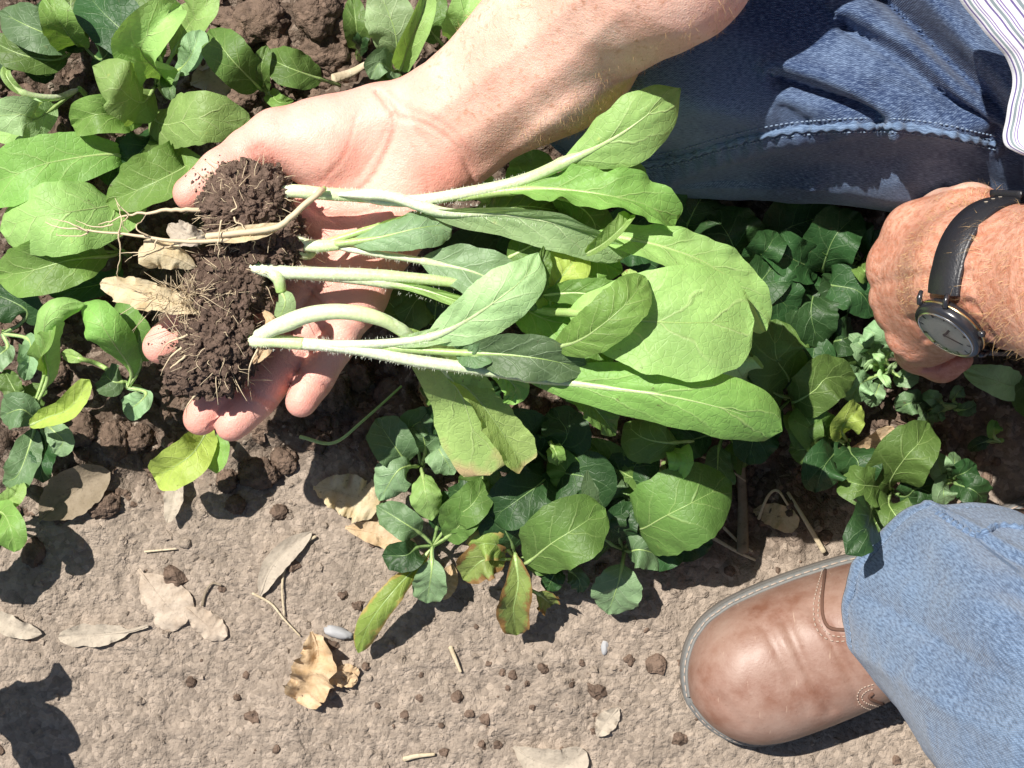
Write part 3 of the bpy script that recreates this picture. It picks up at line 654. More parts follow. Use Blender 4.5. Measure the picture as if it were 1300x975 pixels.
# ------------------------------------------------------------------ boot
def leather():
    m, t, b, out = newmat('worn_brown_leather'); pos = geo(t)
    n1 = noise(t, pos, 20, 5, .6); n2 = noise(t, pos, 75, 6, .65); n3 = noise(t, pos, 480, 4, .6)
    c = mixc(t, ramp(t, n1, [(.36, 0.), (.64, 1.)]), (.20, .092, .060), (.26, .140, .100))
    c = mixc(t, ramp(t, n2, [(.40, 0.), (.75, .6)]), c, (.36, .24, .195))
    c = mixc(t, ramp(t, n1, [(.40, 0.), (.66, .8)]), c, (.33, .225, .18))
    c = mixc(t, ramp(t, n3, [(.60, 0.), (.75, .35)]), c, (.12, .045, .025))
    st = N(t, 'ShaderNodeMapping'); st.inputs['Scale'].default_value = (400, 60, 60); st.inputs['Rotation'].default_value = (0, 0, .6); t.links.new(pos, st.inputs[0])
    c = mixc(t, ramp(t, noise(t, st.outputs[0], 1., 3), [(.68, 0.), (.74, .45)]), c, (.50, .36, .27))
    t.links.new(c, b.inputs['Base Color']); t.links.new(ramp(t, n2, [(.35, .46), (.7, .62)]), b.inputs['Roughness'])
    b.inputs['Specular IOR Level'].default_value = .55; b.inputs['Coat Weight'].default_value = .06; b.inputs['Coat Roughness'].default_value = .33
    t.links.new(bump(t, math_(t, 'ADD', n2, math_(t, 'MULTIPLY', n3, .4)), .30, .0016), b.inputs['Normal']); return m
M['leather'] = leather(); M['sole'] = plain('grey_rubber_sole', (.16, .15, .14), .7, bscale=200); M['welt'] = plain('pale_welt', (.15, .15, .145), .6, bscale=400, var=.35)
M['bstitch'] = plain('boot_stitching', (.40, .31, .25), .7); M['elastic'] = plain('brown_elastic', (.12, .06, .04), .9, bscale=600)
toe = np.array(P(882, 896, .04)); heel_dir = norm(np.array([P(1120, 800, .05)-P(882, 896, .05)]))[0]; heel_dir[2] = 0; heel_dir = heel_dir/np.linalg.norm(heel_dir); nrm = np.array([-heel_dir[1], heel_dir[0], 0])
toe[2] = 0
bs = np.array([0, .003, .008, .016, .028, .045, .065, .090, .115, .140, .165, .19, .22, .255, .280, .292])
bw = np.array([.002, .014, .0235, .0330, .0405, .0445, .0455, .0450, .0430, .0395, .0365, .034, .033, .034, .026, .004])
bh = np.array([.012, .022, .030, .037, .043, .046, .048, .052, .060, .072, .088, .10, .10, .10, .10, .09])
boot = bpy.data.objects.new('boot', None); link(boot, person); boot.location = -person.location; boot['label'] = 'worn brown leather boot with scuffed rounded toe'
bootroot = boot
def bmesh_(name, V, F, mat, uv=None):
    o = mesh(name, V, F, mat, None, uv=uv); o.parent = boot; return o
nu, nv = 110, 72
ss = (np.linspace(0, 1, nu)**1.6)*.292; sw = np.interp(ss, bs, bw); sh = np.interp(ss, bs, bh)
kk = np.ones(7)/7
sw[6:-6] = np.convolve(sw, kk, 'same')[6:-6]; sh[6:-6] = np.convolve(sh, kk, 'same')[6:-6]
th = np.linspace(-.32, math.pi+.32, nv)
cs = np.sign(np.cos(th))*np.abs(np.cos(th))**.80; sn = np.sign(np.sin(th))*np.abs(np.sin(th))**.88
base_z = .020
V = toe+heel_dir*ss[:, None, None]+nrm*(sw[:, None]*cs[None])[..., None]; V[..., 2] = base_z+sh[:, None]*np.maximum(sn, -.15)[None]
V = V.reshape(-1, 3); V[:, 2] += .0010*fbm(V*30, 3, 5)
cr_ = [([(1000, 790), (1025, 850), (1060, 905)], -.0022, .003), ([(1035, 775), (1068, 835), (1095, 890)], -.0025, .003), ([(975, 800), (1000, 850), (1030, 905)], -.0012, .003), ([(900, 880), (925, 900), (950, 925)], -.0008, .003)]
V[:, 2] += fold(V[:, :2], cr_, .07)
upper = bmesh_('upper', V, grid_faces(nu, nv), M['leather'])
shaft = bmesh_('shaft', *(lambda a: (a[0], to_list(a[1])))(tube_arrays([toe+heel_dir*.205+[0, 0, z] for z in (.06, .10, .15, .20)], [.045, .044, .046, .05], 40)), M['leather'])
def outline(off, n=160):
    s_ = np.linspace(0, 1, n//2)**1.5*.292; w_ = np.interp(s_, bs, bw); w_[4:-4] = np.convolve(w_, np.ones(5)/5, 'same')[4:-4]
    L_ = np.concatenate([toe+heel_dir*s_[:, None]+nrm*w_[:, None], (toe+heel_dir*s_[:, None]-nrm*w_[:, None])[::-1]])
    nn = norm(np.roll(L_, -1, 0)-np.roll(L_, 1, 0)); nn = np.stack([-nn[:, 1], nn[:, 0], 0*nn[:, 0]], 1)
    if ((L_-L_.mean(0))*nn).sum() < 0: nn = -nn
    return L_+nn*off
def slab(name, off, z0, z1, mat, bev=.0015):
    prof = [(off-bev, z0), (off, z0+bev), (off, z1-bev), (off-bev, z1), (off-.012, z1)]
    R_ = []
    for o_, z in prof: q = outline(o_); q[:, 2] = z; R_.append(q)
    Vv = np.array(R_); n = Vv.shape[1]; F = [tuple(map(int, f)) for f in grid_faces(len(prof), n, True)]; F += [tuple(range(n))[::-1], tuple(range((len(prof)-1)*n, len(prof)*n))]
    return bmesh_(name, Vv.reshape(-1, 3), F, mat)
slab('sole', .0032, .001, .0135, M['sole']); slab('welt', .0036, .0140, .0190, M['welt'])
q = outline(.0018, 320); q[:, 2] = .0194; A = Acc()
for i in range(0, 318, 3):
    V, F, _ = tube_arrays(q[i:i+3], .0005, 5); A.add(V, to_list(F))
ws = A.build('welt_stitching', M['bstitch']); ws.parent = boot
q = outline(.0005, 320); q[:, 2] = .0205
rd = bmesh_('rand', *(lambda a: (a[0], to_list(a[1])))(tube_arrays(q, .0012, 8, False)), M['welt'])
from mathutils.bvhtree import BVHTree
bB = BVHTree.FromPolygons([v.co for v in upper.data.vertices], [p.vertices[:] for p in upper.data.polygons])
for k, ln in enumerate(([(1045, 722), (1034, 762), (1034, 790), (1044, 808), (1062, 814), (1085, 812)], [(1049, 722), (1040, 762), (1040, 788), (1049, 802), (1064, 808), (1085, 806)],
                        [(1140, 905), (1115, 902), (1096, 897), (1088, 886), (1094, 874), (1110, 868)], [(1140, 900), (1118, 897), (1100, 892), (1094, 885), (1100, 877), (1112, 873)])):
    n_ = 40 if k < 2 else 24
    s_ = stitches('gusset_stitching', [(x, y) for x, y, _ in spline([(a, b, 0) for a, b in ln], n_)], bB, None, M['bstitch'], 26 if k < 2 else 16)
    if s_: s_.parent = boot
for name, cpx in (('elastic_gusset', [(1048, 722), (1044, 760), (1046, 785), (1056, 798), (1085, 800)]), ('elastic_gusset', [(1140, 896), (1120, 893), (1104, 886), (1108, 880)])):
    pts = []
    for x, y, _ in spline([(a, b, 0) for a, b in cpx], 20):
        h, nn = hit(bB, x, y)
        if h is not None: pts.append(np.array(h+nn*.0002))
    if len(pts) > 4:
        V, F, _ = tube_arrays(pts, .0011, 6); o = bmesh_(name, V, to_list(F), M['elastic'])
# ------------------------------------------------------------------ shirt
def shirt_material():
    m, t, b, out = newmat('striped_shirt_cotton'); uvn = N(t, 'ShaderNodeUVMap', uv_map='UVMap'); sep = t.nodes.new('ShaderNodeSeparateXYZ'); t.links.new(uvn.outputs[0], sep.inputs[0])
    f = math_(t, 'FRACT', math_(t, 'MULTIPLY', sep.outputs[0], 125.)); pos = geo(t)
    n = t.nodes.new('ShaderNodeValToRGB'); n.color_ramp.interpolation = 'CONSTANT'; e = n.color_ramp.elements
    st = [(0, (.64, .64, .67)), (.20, (.13, .10, .26)), (.30, (.64, .64, .67)), (.42, (.20, .25, .27)), (.58, (.64, .64, .67)), (.68, (.19, .14, .33)), (.74, (.64, .64, .67)), (.82, (.19, .14, .33)), (.88, (.64, .64, .67))]
    while len(e) < len(st): e.new(.5)
    for el, (p_, c_) in zip(e, st): el.position = p_; el.color = (*c_, 1)
    t.links.new(f, n.inputs[0]); t.links.new(n.outputs[0], b.inputs['Base Color']); b.inputs['Roughness'].default_value = .8
    t.links.new(bump(t, noise(t, pos, 1200, 3), .3, .0004), b.inputs['Normal']); return m
M['shirt'] = shirt_material()
hemS = spline([P(1180, -120, .33), P(1200, -50, .325), P(1218, 0, .32), P(1243, 38, .318), P(1270, 72, .315), P(1284, 104, .31), P(1277, 140, .305), P(1271, 176, .30), P(1290, 192, .30), P(1340, 202, .30), P(1420, 215, .31), P(1560, 235, .33), P(1720, 240, .34)], 200)
tor_c = np.array([.51, .08]); rowsS = []
for i in range(90):
    t = i/89; ang = np.linspace(R(118), R(262), 200); z = .30+.36*t; c = tor_c+np.array([-.02, -.02])*t; rx = .165+.012*math.sin(t*3); ry = .20
    ring = np.stack([c[0]+rx*np.cos(ang), c[1]+ry*np.sin(ang), np.full(200, z)], 1)
    wgt = min(1, t*2.1); wgt = wgt*wgt*(3-2*wgt); low = hemS+np.array([t*.30, t*.02, t*.16])
    rowsS.append(low*(1-wgt)+ring*wgt)
VS = np.array(rowsS); un = np.linspace(0, 1, 200); 
ridge = (.0024*fbm(np.stack([un*20, 0*un, 0*un], 1), 2, 5)+.001*np.sin(un*41))[None]*np.exp(-np.linspace(0, 1, 90)*2.2)[:, None]+.003*fbm(VS*18, 3, 2)
VS = VS+ridge[..., None]*np.array([-.75, -.35, .55])
uS = np.stack([np.repeat(np.linspace(0, .40, 90)[:, None], 200, 1), np.repeat(un[None], 90, 0)], -1).reshape(-1, 2)
back = np.array([[tor_c[0]+.165*math.cos(a), tor_c[1]+.2*math.sin(a), z] for z in np.linspace(.30, .66, 30) for a in np.linspace(R(-98), R(118), 60)])
nS = 90*200
shirt = mesh('shirt', np.vstack([VS.reshape(-1, 3), back]), np.vstack([grid_faces(90, 200), grid_faces(30, 60)+nS]), M['shirt'], person, uv=np.vstack([uS, back[:, [1, 2]]]))
shirt['label'] = 'white shirt with purple and green stripes, hem hanging in folds'
sol = shirt.modifiers.new('thickness', 'SOLIDIFY'); sol.thickness = .0012

# ------------------------------------------------------------------ wristwatch
M['strap'] = plain('black_leather_strap', (.018, .018, .022), .38, spec=.6, bscale=900, bstr=.5); M['case'] = plain('black_watch_case', (.02, .02, .024), .22, spec=.7)
M['steel'] = plain('steel_rim', (.62, .60, .56), .22, metal=1.0); M['gold'] = plain('brass_case_edge', (.75, .58, .30), .25, metal=1.)
M['dial'] = plain('grey_dial', (.27, .285, .275), .5, bscale=800, bstr=.1); M['ink'] = plain('dark_dial_print', (.03, .03, .04), .5); M['hole'] = plain('strap_hole', (.35, .30, .24), .8)
m_, t_, b_g, o_g = newmat('watch_crystal'); b_g.inputs['Transmission Weight'].default_value = 1; b_g.inputs['Roughness'].default_value = .03; b_g.inputs['IOR'].default_value = 1.2; M['glass'] = m_
watch = thing('wristwatch', 'black analogue wristwatch with grey dial on the left wrist', 'wristwatch', loc=Vector(wc))
RB = .0368; wc2 = wc+aL*.004; AD = R(53)
def ring_pt(a, r): return wc2+uL*math.cos(a)*r+wL*math.sin(a)*r
def strap(name, a0, a1, w0, w1, n=60):
    rows = []; th = np.linspace(a0, a1, n)
    for i, a in enumerate(th):
        hw = (w0+(w1-w0)*i/(n-1))/2; bulge = .0022*max(0, 1-abs(i)/7) 
        for x, r in ((-1, 0), (-1, .0010), (-.90, .0019), (-.82, .0018), (-.78, .0023), (0, .0026), (.78, .0023), (.82, .0018), (.90, .0019), (1, .0010), (1, 0)):
            rows.append(ring_pt(a, RB-.0006+r+bulge)+aL*x*hw)
    return mesh(name, rows, grid_faces(n, 11), M['strap'], watch)
strap('strap', AD-R(25), AD-R(190), .0205, .0185); strap('strap', AD+R(25), AD+R(172), .0185, .0165, 50)
for k, a in enumerate((-52, -59, -66)):
    c = ring_pt(R(a), RB+.0021); rad = norm((c-wc2)[None])[0]; tg = np.cross(aL, rad)
    ths = np.linspace(0, 2*np.pi, 12, endpoint=False); mesh('strap_hole', [c+rad*.0002*s_+(aL*math.cos(q)*.0011+tg*math.sin(q)*.0007) for s_ in (0, 1) for q in ths], [tuple(range(12, 24))]+[(i, (i+1) % 12, 12+(i+1) % 12, 12+i) for i in range(12)], M['hole'], watch)
lp = [ring_pt(R(-72), RB+.003)+aL*x for x in np.linspace(-.010, .010, 8)]; tube('strap_loop', lp, .0022, M['strap'], watch, 8, .5)
dn = norm((ring_pt(AD+R(9), 1)-wc2)[None])[0]; dx_ = norm(np.cross(aL, dn)[None])[0]; dc = ring_pt(AD, RB+.0015)
dx = dx_; dy = aL                                   # dial plane axes
def disc(name, prof, mat, n=64, close=True, parent=watch):
    V = [dc+dn*z+(dx*math.cos(q)+dy*math.sin(q))*r*.92 for r, z in prof for q in np.linspace(0, 2*np.pi, n, endpoint=False)]
    F = [tuple(map(int, f)) for f in grid_faces(len(prof), n, True)]
    if close: F.append(tuple(range((len(prof)-1)*n, len(prof)*n)))
    return mesh(name, V, F, mat, parent)
case = disc('case', [(.0150, -.003), (.0185, -.0015), (.0196, .001), (.0196, .0045), (.0190, .0058), (.0178, .0064), (.0166, .0066)], M['case'], close=False)
disc('case_edge', [(.0197, .0008), (.0201, .0012), (.0201, .0018), (.0197, .0022)], M['gold'], close=False)
disc('bezel', [(.0168, .0064), (.0166, .0071), (.0159, .0072), (.0156, .0062)], M['steel'], close=False)
disc('dial', [(.0166, .0056), (.0158, .0057)], M['dial'])
def bar(name, r0, r1, a, w_, z0, mat, hgt=.0003):
    d = dx*math.cos(a)+dy*math.sin(a); p = -dx*math.sin(a)+dy*math.cos(a); V = [dc+dn*(z0+k*hgt)+d*r+p*s_*w_ for k in (0, 1) for r, s_ in ((r0, -1), (r1, -1), (r1, 1), (r0, 1))]
    return mesh(name, V, [(0, 1, 2, 3), (4, 5, 6, 7), (0, 1, 5, 4), (1, 2, 6, 5), (2, 3, 7, 6), (3, 0, 4, 7)], mat, watch, False)
for k in range(12): bar('hour_mark', .0118, .0143, k*math.pi/6, .00055 if k % 3 == 0 else .0003, .0059, M['ink'])
bar('hour_hand', -.001, .0070, 2.2, .0006, .0063, M['ink']); bar('minute_hand', -.001, .0100, 1.0, .0004, .0067, M['ink'])
disc('hand_pin', [(.0009, .0060), (.0009, .0072), (.0004, .0074)], M['ink'], 12)
disc('crystal', [(.0157, .0070), (.0150, .0075), (.008, .0078)], M['glass'])
for s_ in (-1, 1):
    for w__ in (-1, 1): tube('lug', [dc+dx*s_*.0165+dy*w__*.0085+dn*.003, dc+dx*s_*.0190+dy*w__*.0088+dn*.001, dc+dx*s_*.0205+dy*w__*.0088-dn*.002], [.0016, .0014, .0010], M['case'], watch, 8)
tube('crown', [dc+dy*.0195+dn*.003, dc+dy*.0222+dn*.003], .0016, M['case'], watch, 12)
# ------------------------------------------------------------------ hair on the arms
M['armhair'] = plain('golden_arm_hair', (.55, .36, .17), .45)
def arm_hair(n, sel, dirv, ln, name='arm_hair', w_=.00007):
    idx = np.where(sel)[0]; idx = rng.choice(idx, n); A = Acc(); g = np.stack([sdf(Vb[idx]+np.eye(3)[k]*4e-4)-sdf(Vb[idx]) for k in range(3)], 1); g = norm(g)
    for i, nn in zip(idx, g):
        d = np.array(dirv)+rng.normal(size=3)*.45; d = d-nn*(d@nn); d = norm(d[None])[0]; L = ln*rng.uniform(.5, 1.3); p = Vb[i]-nn*.0003; sd = np.cross(nn, d)*w_
        q1 = p+(nn*.35+d*.4)*L; q2 = p+(nn*.45+d*1.0)*L+sd*rng.normal()*20; A.add([p-sd, p+sd, q1+sd*.8, q1-sd*.8, q2], [(0, 1, 2, 3), (3, 2, 4)])
    o = A.build(name, M['armhair'], person, False); o['kind'] = 'stuff'
ax_l = (Vb-wc)@aL; lft = tr[:, 1] > .5
arm_hair(1500, lft & (ax_l > .008) & (ax_l < .13), aL*-.5+wL*.5, .0085)
arm_hair(420, lft & (ax_l < -.004) & (ax_l > -.05) & ((Vb-wc)@uL > .005), -aL+wL*.3, .0045)
arm_hair(160, lft & (Vb[:, 1] > .088) & (ax_l > -.03) & (ax_l < .03), np.array([-.2, .8, .3]), .009)
arm_hair(900, (~lft) & (al > .045) & (al < .26) & (Vb[:, 0] < .18) & (((Vb-wrR)@np.cross(axd/np.linalg.norm(axd), up_arm/np.linalg.norm(up_arm))) > .016), -axd/np.linalg.norm(axd)*.6+np.array([.3, -.5, 0]), .0060)
arm_hair(500, (~lft) & (al > .045) & (al < .26) & (Vb[:, 0] < .18) & (((Vb-wrR)@np.cross(axd/np.linalg.norm(axd), up_arm/np.linalg.norm(up_arm))) < -.018), -axd/np.linalg.norm(axd)*.6+np.array([-.4, .6, 0]), .0060)

# ------------------------------------------------------------------ leaves and plants
def leaf(parent, pts, wpx, mat, cup=.25, roll=0., wav=.15, nw=3., pet=.18, tip=.55, nu=34, nv=15, curl=0., pr_=None, sidecurl=0., label=None, name='leaf', rr=.0011, skew=0., world=False, rib=None, quilt=.0012, teeth=.045, crump=0., e2=.75):
    """pts (px, py, z) from petiole to tip; wpx blade width in photo pixels; roll in degrees tilts the blade about its midrib"""
    A_ = np.array([p if world else P(*p) for p in pts], float); s = spline(A_, nu); zc = s[:, 2].mean()
    w_ = wpx*K*(CH-zc)*.5
    T = norm(np.gradient(s, axis=0)); up = np.array([0, 0, 1.])
    side = np.cross(T, up); bad = np.linalg.norm(side, axis=1) < .25
    h = np.array([s[-1]-s[0]]); h[:, 2] = 0; hs_ = norm(np.cross(h, up)); side = norm(side*(~bad[:, None])+hs_*(.3 if bad.any() else 1e-6)); nrm_ = np.cross(side, T)
    seed = rng.uniform(0, 90, 3); cup = cup+rng.normal()*.07; tip = tip*rng.uniform(.9, 1.35); skew = skew+rng.normal()*.04; u = np.linspace(0, 1, nu); x = np.clip((u-pet)/(1-pet), 0, 1)
    xm = e2/(e2+tip); prof = (x**e2*(1-x)**tip)/(xm**e2*(1-xm)**tip)
    wing = .0013/w_*(1-x)**2
    W = w_*np.maximum(prof, 0)+w_*wing*(u < .97); W[-1] = w_*.02
    v = np.linspace(-1, 1, nv); V = np.zeros((nu, nv, 3)); ph = rng.uniform(0, 6.28, 4)
    ro = R(roll)*(1+0*u)
    for sd in (-1, 1):
        idx = np.where(v*sd > 0)[0] if sd > 0 else np.where(v*sd >= 0)[0]
        av = np.abs(v[idx])[None]; c = cup*(1+.25*np.sin(u*4+ph[0]*sd))[:, None]
        edge = 1+teeth*2.2*fbm(np.stack([u*19, u*0+seed[0]*sd, u*0+3], -1), 3, 3)[:, None]+skew*sd
        ang = c*(av*.6+.4)*1.0+sidecurl*av**2
        lat = W[:, None]*edge*(av-.10*np.abs(ang)*av**2)*np.cos(ang*.8); hgt = W[:, None]*av*np.sin(ang)
        ruf = wav*W.max()*av**2*(np.sin(u*nw*6.28+ph[1+(sd > 0)])[:, None]+.5*np.sin(u*nw*14+ph[3]*sd)[:, None])*np.clip(x*4, 0, 1)[:, None]*np.clip((1-x)*4, .3, 1)[:, None]
        nb = 6.5; fr = np.mod(u[:, None]*nb-1.35*av**.8+10, 1.); q = np.sin(np.pi*fr)**.6*quilt*np.clip(av*5, 0, 1)*(1-av**3)*np.clip(x*3, 0, 1)[:, None]
        hgt = hgt+ruf+q
        cr, sr = np.cos(ro)[:, None, None], np.sin(ro)[:, None, None]
        S2 = side[:, None]*cr+nrm_[:, None]*sr; N2 = -side[:, None]*sr+nrm_[:, None]*cr
        V[:, idx] = s[:, None]+S2*(sd*lat)[..., None]+N2*hgt[..., None]
    V += (.08*w_*fbm(V*32+seed, 2, 6)+crump*w_*fbm(V*75+seed, 3, 8, ridged=True))[..., None]*nrm_[:, None]
    F = grid_faces(nu, nv)[:, ::-1]; uv = np.stack([np.repeat(u, nv), np.tile(v*.5+.5, nu)], 1)
    rad = np.where(u < pet, .78*rr, 0)+np.where(u < pet, 0, (.78*rr*(1-x)**2.6+.0004*(1-x)))
    rad = rad*np.minimum(1, .3+u/.09*.7)+.00012; vv = V[:, nv//2]-nrm_*(rad*.45*np.clip(x*6, 0, 1))[:, None]
    TV, TF, Tuv = tube_arrays(vv[:max(6, int(nu*.93))], rad[:max(6, int(nu*.93))], 7)
    F = [tuple(map(int, f)) for f in F]; n0 = nu*nv; nf = len(F)
    TFl = [tuple(i+n0 for i in f) for f in to_list(TF)]
    rb = rib or (M['ribd'] if mat in (M['dark'],) else M['rib'])
    o = mesh(name, np.vstack([V.reshape(-1, 3), TV]), F+TFl, [mat, rb], parent, uv=np.vstack([uv, Tuv]), mi=[0]*nf+[1]*len(TFl))
    if label: o['label'] = label
    return o
PLANTS = []
def plant(name, label, cat, base, leaves, group='young plants in the bed', stem=(.0022, .0014), h=.02):
    b = G(*base); root = thing(name, label, cat, group, loc=b)
    bx, by = base
    top = Vector((b.x, b.y, b.z+h))
    tube('stem', spline([np.array(b)-[0, 0, .01], np.array(b), np.array(top)+[.001, .001, 0]], 10), np.linspace(stem[0], stem[1], 10), M['rib'], root, 8)
    for L in leaves:
        pts, wd, mt = L[0], L[1], L[2]; kw = dict(L[3]) if len(L) > 3 else {}
        if kw.pop('free', False): P0 = []
        else: P0 = [tuple((top.x/(K*(1-top.z))+650, 487.5-top.y/(K*(1-top.z)), top.z))]
        leaf(root, P0+pts, wd, M[mt], pet=kw.pop('pet', .30), **kw)
    PLANTS.append(root); return root
z = 0
plant('seedling', 'large leafy seedling with a folded lime leaf, above the thumb at top left', 'seedling', (208, 118), [
    ([(205, 95, .05), (178, 62, .085), (205, 25, .10), (229, 5, .088)], 74, 'lime', dict(cup=.55, roll=-18, wav=.10, pet=.15, tip=.6)),
    ([(198, 78, .045), (168, 50, .06), (130, 15, .06), (108, -12, .05)], 74, 'dark', dict(cup=.2, wav=.09)),
    ([(205, 80, .04), (180, 30, .055), (152, -30, .05)], 62, 'mid', dict(cup=.2)),
    ([(180, 130, .06), (150, 110, .095), (118, 84, .085)], 72, 'lime', dict(cup=-.25, roll=10, wav=.06, pet=.10, tip=.42)),
    ([(232, 85, .04), (245, 65, .06), (254, 38, .055)], 38, 'grey', dict(cup=.4)),
    ([(222, 95, .03), (216, 110, .05), (218, 128, .05)], 28, 'blue', dict(cup=.5)),
    ([(235, 40, .03), (252, 18, .045), (275, -10, .05)], 52, 'lime', dict(cup=.3)),
    ([(175, 145, .05), (125, 145, .078), (92, 158, .06)], 52, 'bright', dict(cup=.45, roll=15, wav=.22)),
], h=.03)
plant('seedling', 'seedling with one broad yellow-green oval leaf reaching toward the thumb', 'seedling', (196, 150), [
    ([(210, 158, .06), (255, 150, .088), (322, 160, .070)], 68, 'lime', dict(cup=-.22, roll=-8, wav=.04, pet=.05, tip=.42, nu=40)),
    ([(192, 175, .04), (172, 200, .05), (152, 222, .04)], 55, 'dark', dict(cup=.3)),
    ([(205, 175, .045), (198, 195, .055), (176, 212, .05)], 28, 'mid', dict(cup=.5)),
    ([(150, 145, .05), (120, 142, .06), (104, 168, .05)], 30, 'mid', dict()),
], h=.03)
plant('seedling', 'dense dark leafy seedling in the top left corner', 'seedling', (110, 60), [
    ([(95, 55, .05), (75, 25, .08), (62, -8, .08)], 52, 'bright', dict(cup=.3, wav=.12)),
    ([(80, 50, .05), (40, 35, .06), (0, 15, .05)], 56, 'blue', dict(cup=.2)),
    ([(75, 75, .04), (30, 70, .05), (-20, 48, .045)], 46, 'mid', dict()),
    ([(110, 55, .03), (90, 45, .04), (45, 8, .035)], 60, 'dark', dict()),
    ([(125, 75, .03), (140, 60, .045), (150, 20, .04)], 55, 'dark', dict()),
    ([(100, 35, .05), (90, 10, .05), (95, -40, .05)], 60, 'mid', dict()),
    ([(60, 95, .03), (30, 60, .04), (-30, 100, .035)], 50, 'dark', dict()),
])
plant('seedling', 'seedling with pale bowed stem at the left edge', 'seedling', (105, 118), [
    ([(70, 124, .03), (30, 118, .045), (8, 95, .05), (18, 80, .04)], 14, 'lime', dict(rr=.0026, wav=.02, pet=.6, rib=M['stem'])),
    ([(60, 130, .02), (40, 150, .035), (-10, 168, .03)], 54, 'lime', dict(cup=.35, wav=.15)),
    ([(48, 150, .05), (25, 145, .065), (-25, 150, .06)], 50, 'pale', dict(cup=.3, roll=20)),
])
plant('seedling', 'broad-leaved pale seedling left of the soil lumps in the palm', 'seedling', (165, 232), [
    ([(150, 197, .05), (70, 205, .065), (20, 222, .068), (-30, 240, .05)], 78, 'bright', dict(cup=.2, wav=.07, pet=.22, tip=.5, nu=40)),
    ([(150, 256, .05), (95, 268, .075), (45, 276, .075), (2, 292, .055)], 94, 'lime', dict(cup=-.2, wav=.05, pet=.08, tip=.45, nu=44)),
    ([(205, 222, .04), (235, 212, .06), (190, 235, .07), (135, 258, .06)], 74, 'bright', dict(cup=.25, free=True, pet=.1)),
    ([(200, 225, .03), (225, 215, .04), (245, 205, .04)], 52, 'mid', dict()),
    ([(130, 275, .03), (105, 285, .04), (80, 300, .035)], 42, 'dark', dict()),
    ([(160, 190, .03), (150, 205, .04), (160, 235, .04)], 60, 'dark', dict()),
], h=.028)
plant('seedling', 'low green rosette below the pale broad leaf, at the left edge', 'seedling', (158, 322), [
    ([(140, 325, .04), (90, 330, .06), (35, 345, .06), (-6, 350, .045)], 74, 'bright', dict(cup=.35, wav=.12, roll=8, nu=40)),
    ([(120, 318, .04), (70, 312, .06), (40, 318, .05)], 34, 'mid', dict(cup=.6, roll=25)),
    ([(125, 300, .03), (110, 285, .04), (92, 300, .035)], 45, 'blue', dict()),
    ([(150, 345, .03), (130, 360, .03), (60, 372, .03)], 36, 'dark', dict()),
    ([(10, 365, .03), (0, 350, .04), (-20, 370, .035)], 28, 'yellow', dict(free=True)),
])
plant('seedling', 'small dark seedling at the left edge below the green rosette', 'seedling', (20, 425), [
    ([(25, 412, .03), (34, 395, .04), (5, 378, .04), (-20, 372, .03)], 58, 'dark', dict(cup=.15)),
    ([(10, 440, .03), (0, 450, .035), (-15, 465, .03)], 38, 'grey', dict()),
    ([(35, 430, .035), (38, 450, .05), (32, 482, .035)], 30, 'grey', dict(cup=.6)),
    ([(20, 480, .02), (22, 500, .03), (5, 470, .03)], 30, 'mid', dict(free=True)),
])
plant('seedling', 'seedling with arched pale leaf folded over its own stem, left of the index finger', 'seedling', (62, 520), [
    ([(60, 480, .05), (54, 430, .085), (68, 396, .10), (108, 386, .088)], 46, 'lime', dict(cup=-.55, wav=.05, pet=.18)),
    ([(58, 470, .05), (52, 455, .07), (64, 430, .09), (72, 402, .09)], 38, 'bright', dict(cup=.4, roll=30)),
    ([(38, 540, .045), (60, 530, .06), (88, 518, .07), (114, 482, .075)], 36, 'yellow', dict(cup=.7, free=True, wav=.12, pet=.02, tip=.35)),
    ([(50, 535, .03), (28, 520, .045), (2, 528, .035)], 46, 'blue', dict(cup=.25)),
    ([(66, 545, .03), (80, 560, .035), (70, 575, .03)], 34, 'grey', dict()),
    ([(58, 560, .02), (52, 590, .03), (55, 612, .02)], 34, 'dark', dict()),
    ([(45, 540, .02), (25, 600, .03), (5, 612, .02)], 44, 'blue', dict()),
    ([(50, 500, .02), (30, 510, .03), (10, 500, .03)], 40, 'mid', dict()),
], h=.03)
plant('seedling', 'seedling with two bright leaves arching up beside the index fingertip', 'seedling', (182, 492), [
    ([(166, 470, .05), (142, 432, .09), (122, 402, .095), (106, 386, .08)], 58, 'bright', dict(cup=-.4, wav=.05, pet=.10, tip=.45, nu=40)),
    ([(178, 462, .05), (170, 430, .075), (152, 402, .07), (146, 395, .06)], 52, 'mid', dict(cup=.3)),
    ([(160, 485, .04), (145, 485, .045), (132, 475, .04)], 44, 'blue', dict(cup=.3)),
    ([(185, 498, .04), (178, 510, .045), (158, 524, .035)], 34, 'grey', dict(cup=.2)),
    ([(130, 465, .02), (100, 455, .03), (78, 448, .02)], 16, 'lime', dict(pet=.7, rr=.0018)),
], h=.03)
plant('seedling', 'green leaf at the lower left edge of the path', 'seedling', (-8, 655), [
    ([(2, 650, .04), (14, 672, .055), (18, 700, .05)], 44, 'bright', dict(cup=.3, wav=.15)),
    ([(5, 640, .03), (20, 628, .04), (25, 615, .03)], 28, 'lime', dict()),
    ([(-20, 660, .05), (-40, 700, .05), (-60, 740, .04)], 60, 'mid', dict()),
])
plant('seedling', 'yellow-green folded leaf poking out under the fingertips', 'seedling', (272, 540), [
    ([(262, 548, .035), (245, 575, .055), (222, 592, .055), (196, 606, .045)], 56, 'yellow', dict(cup=.45, roll=14, pet=.02, tip=.28, wav=.12)),
    ([(268, 552, .03), (272, 575, .045), (262, 592, .040)], 44, 'bright', dict(cup=.3, roll=-15)),
])
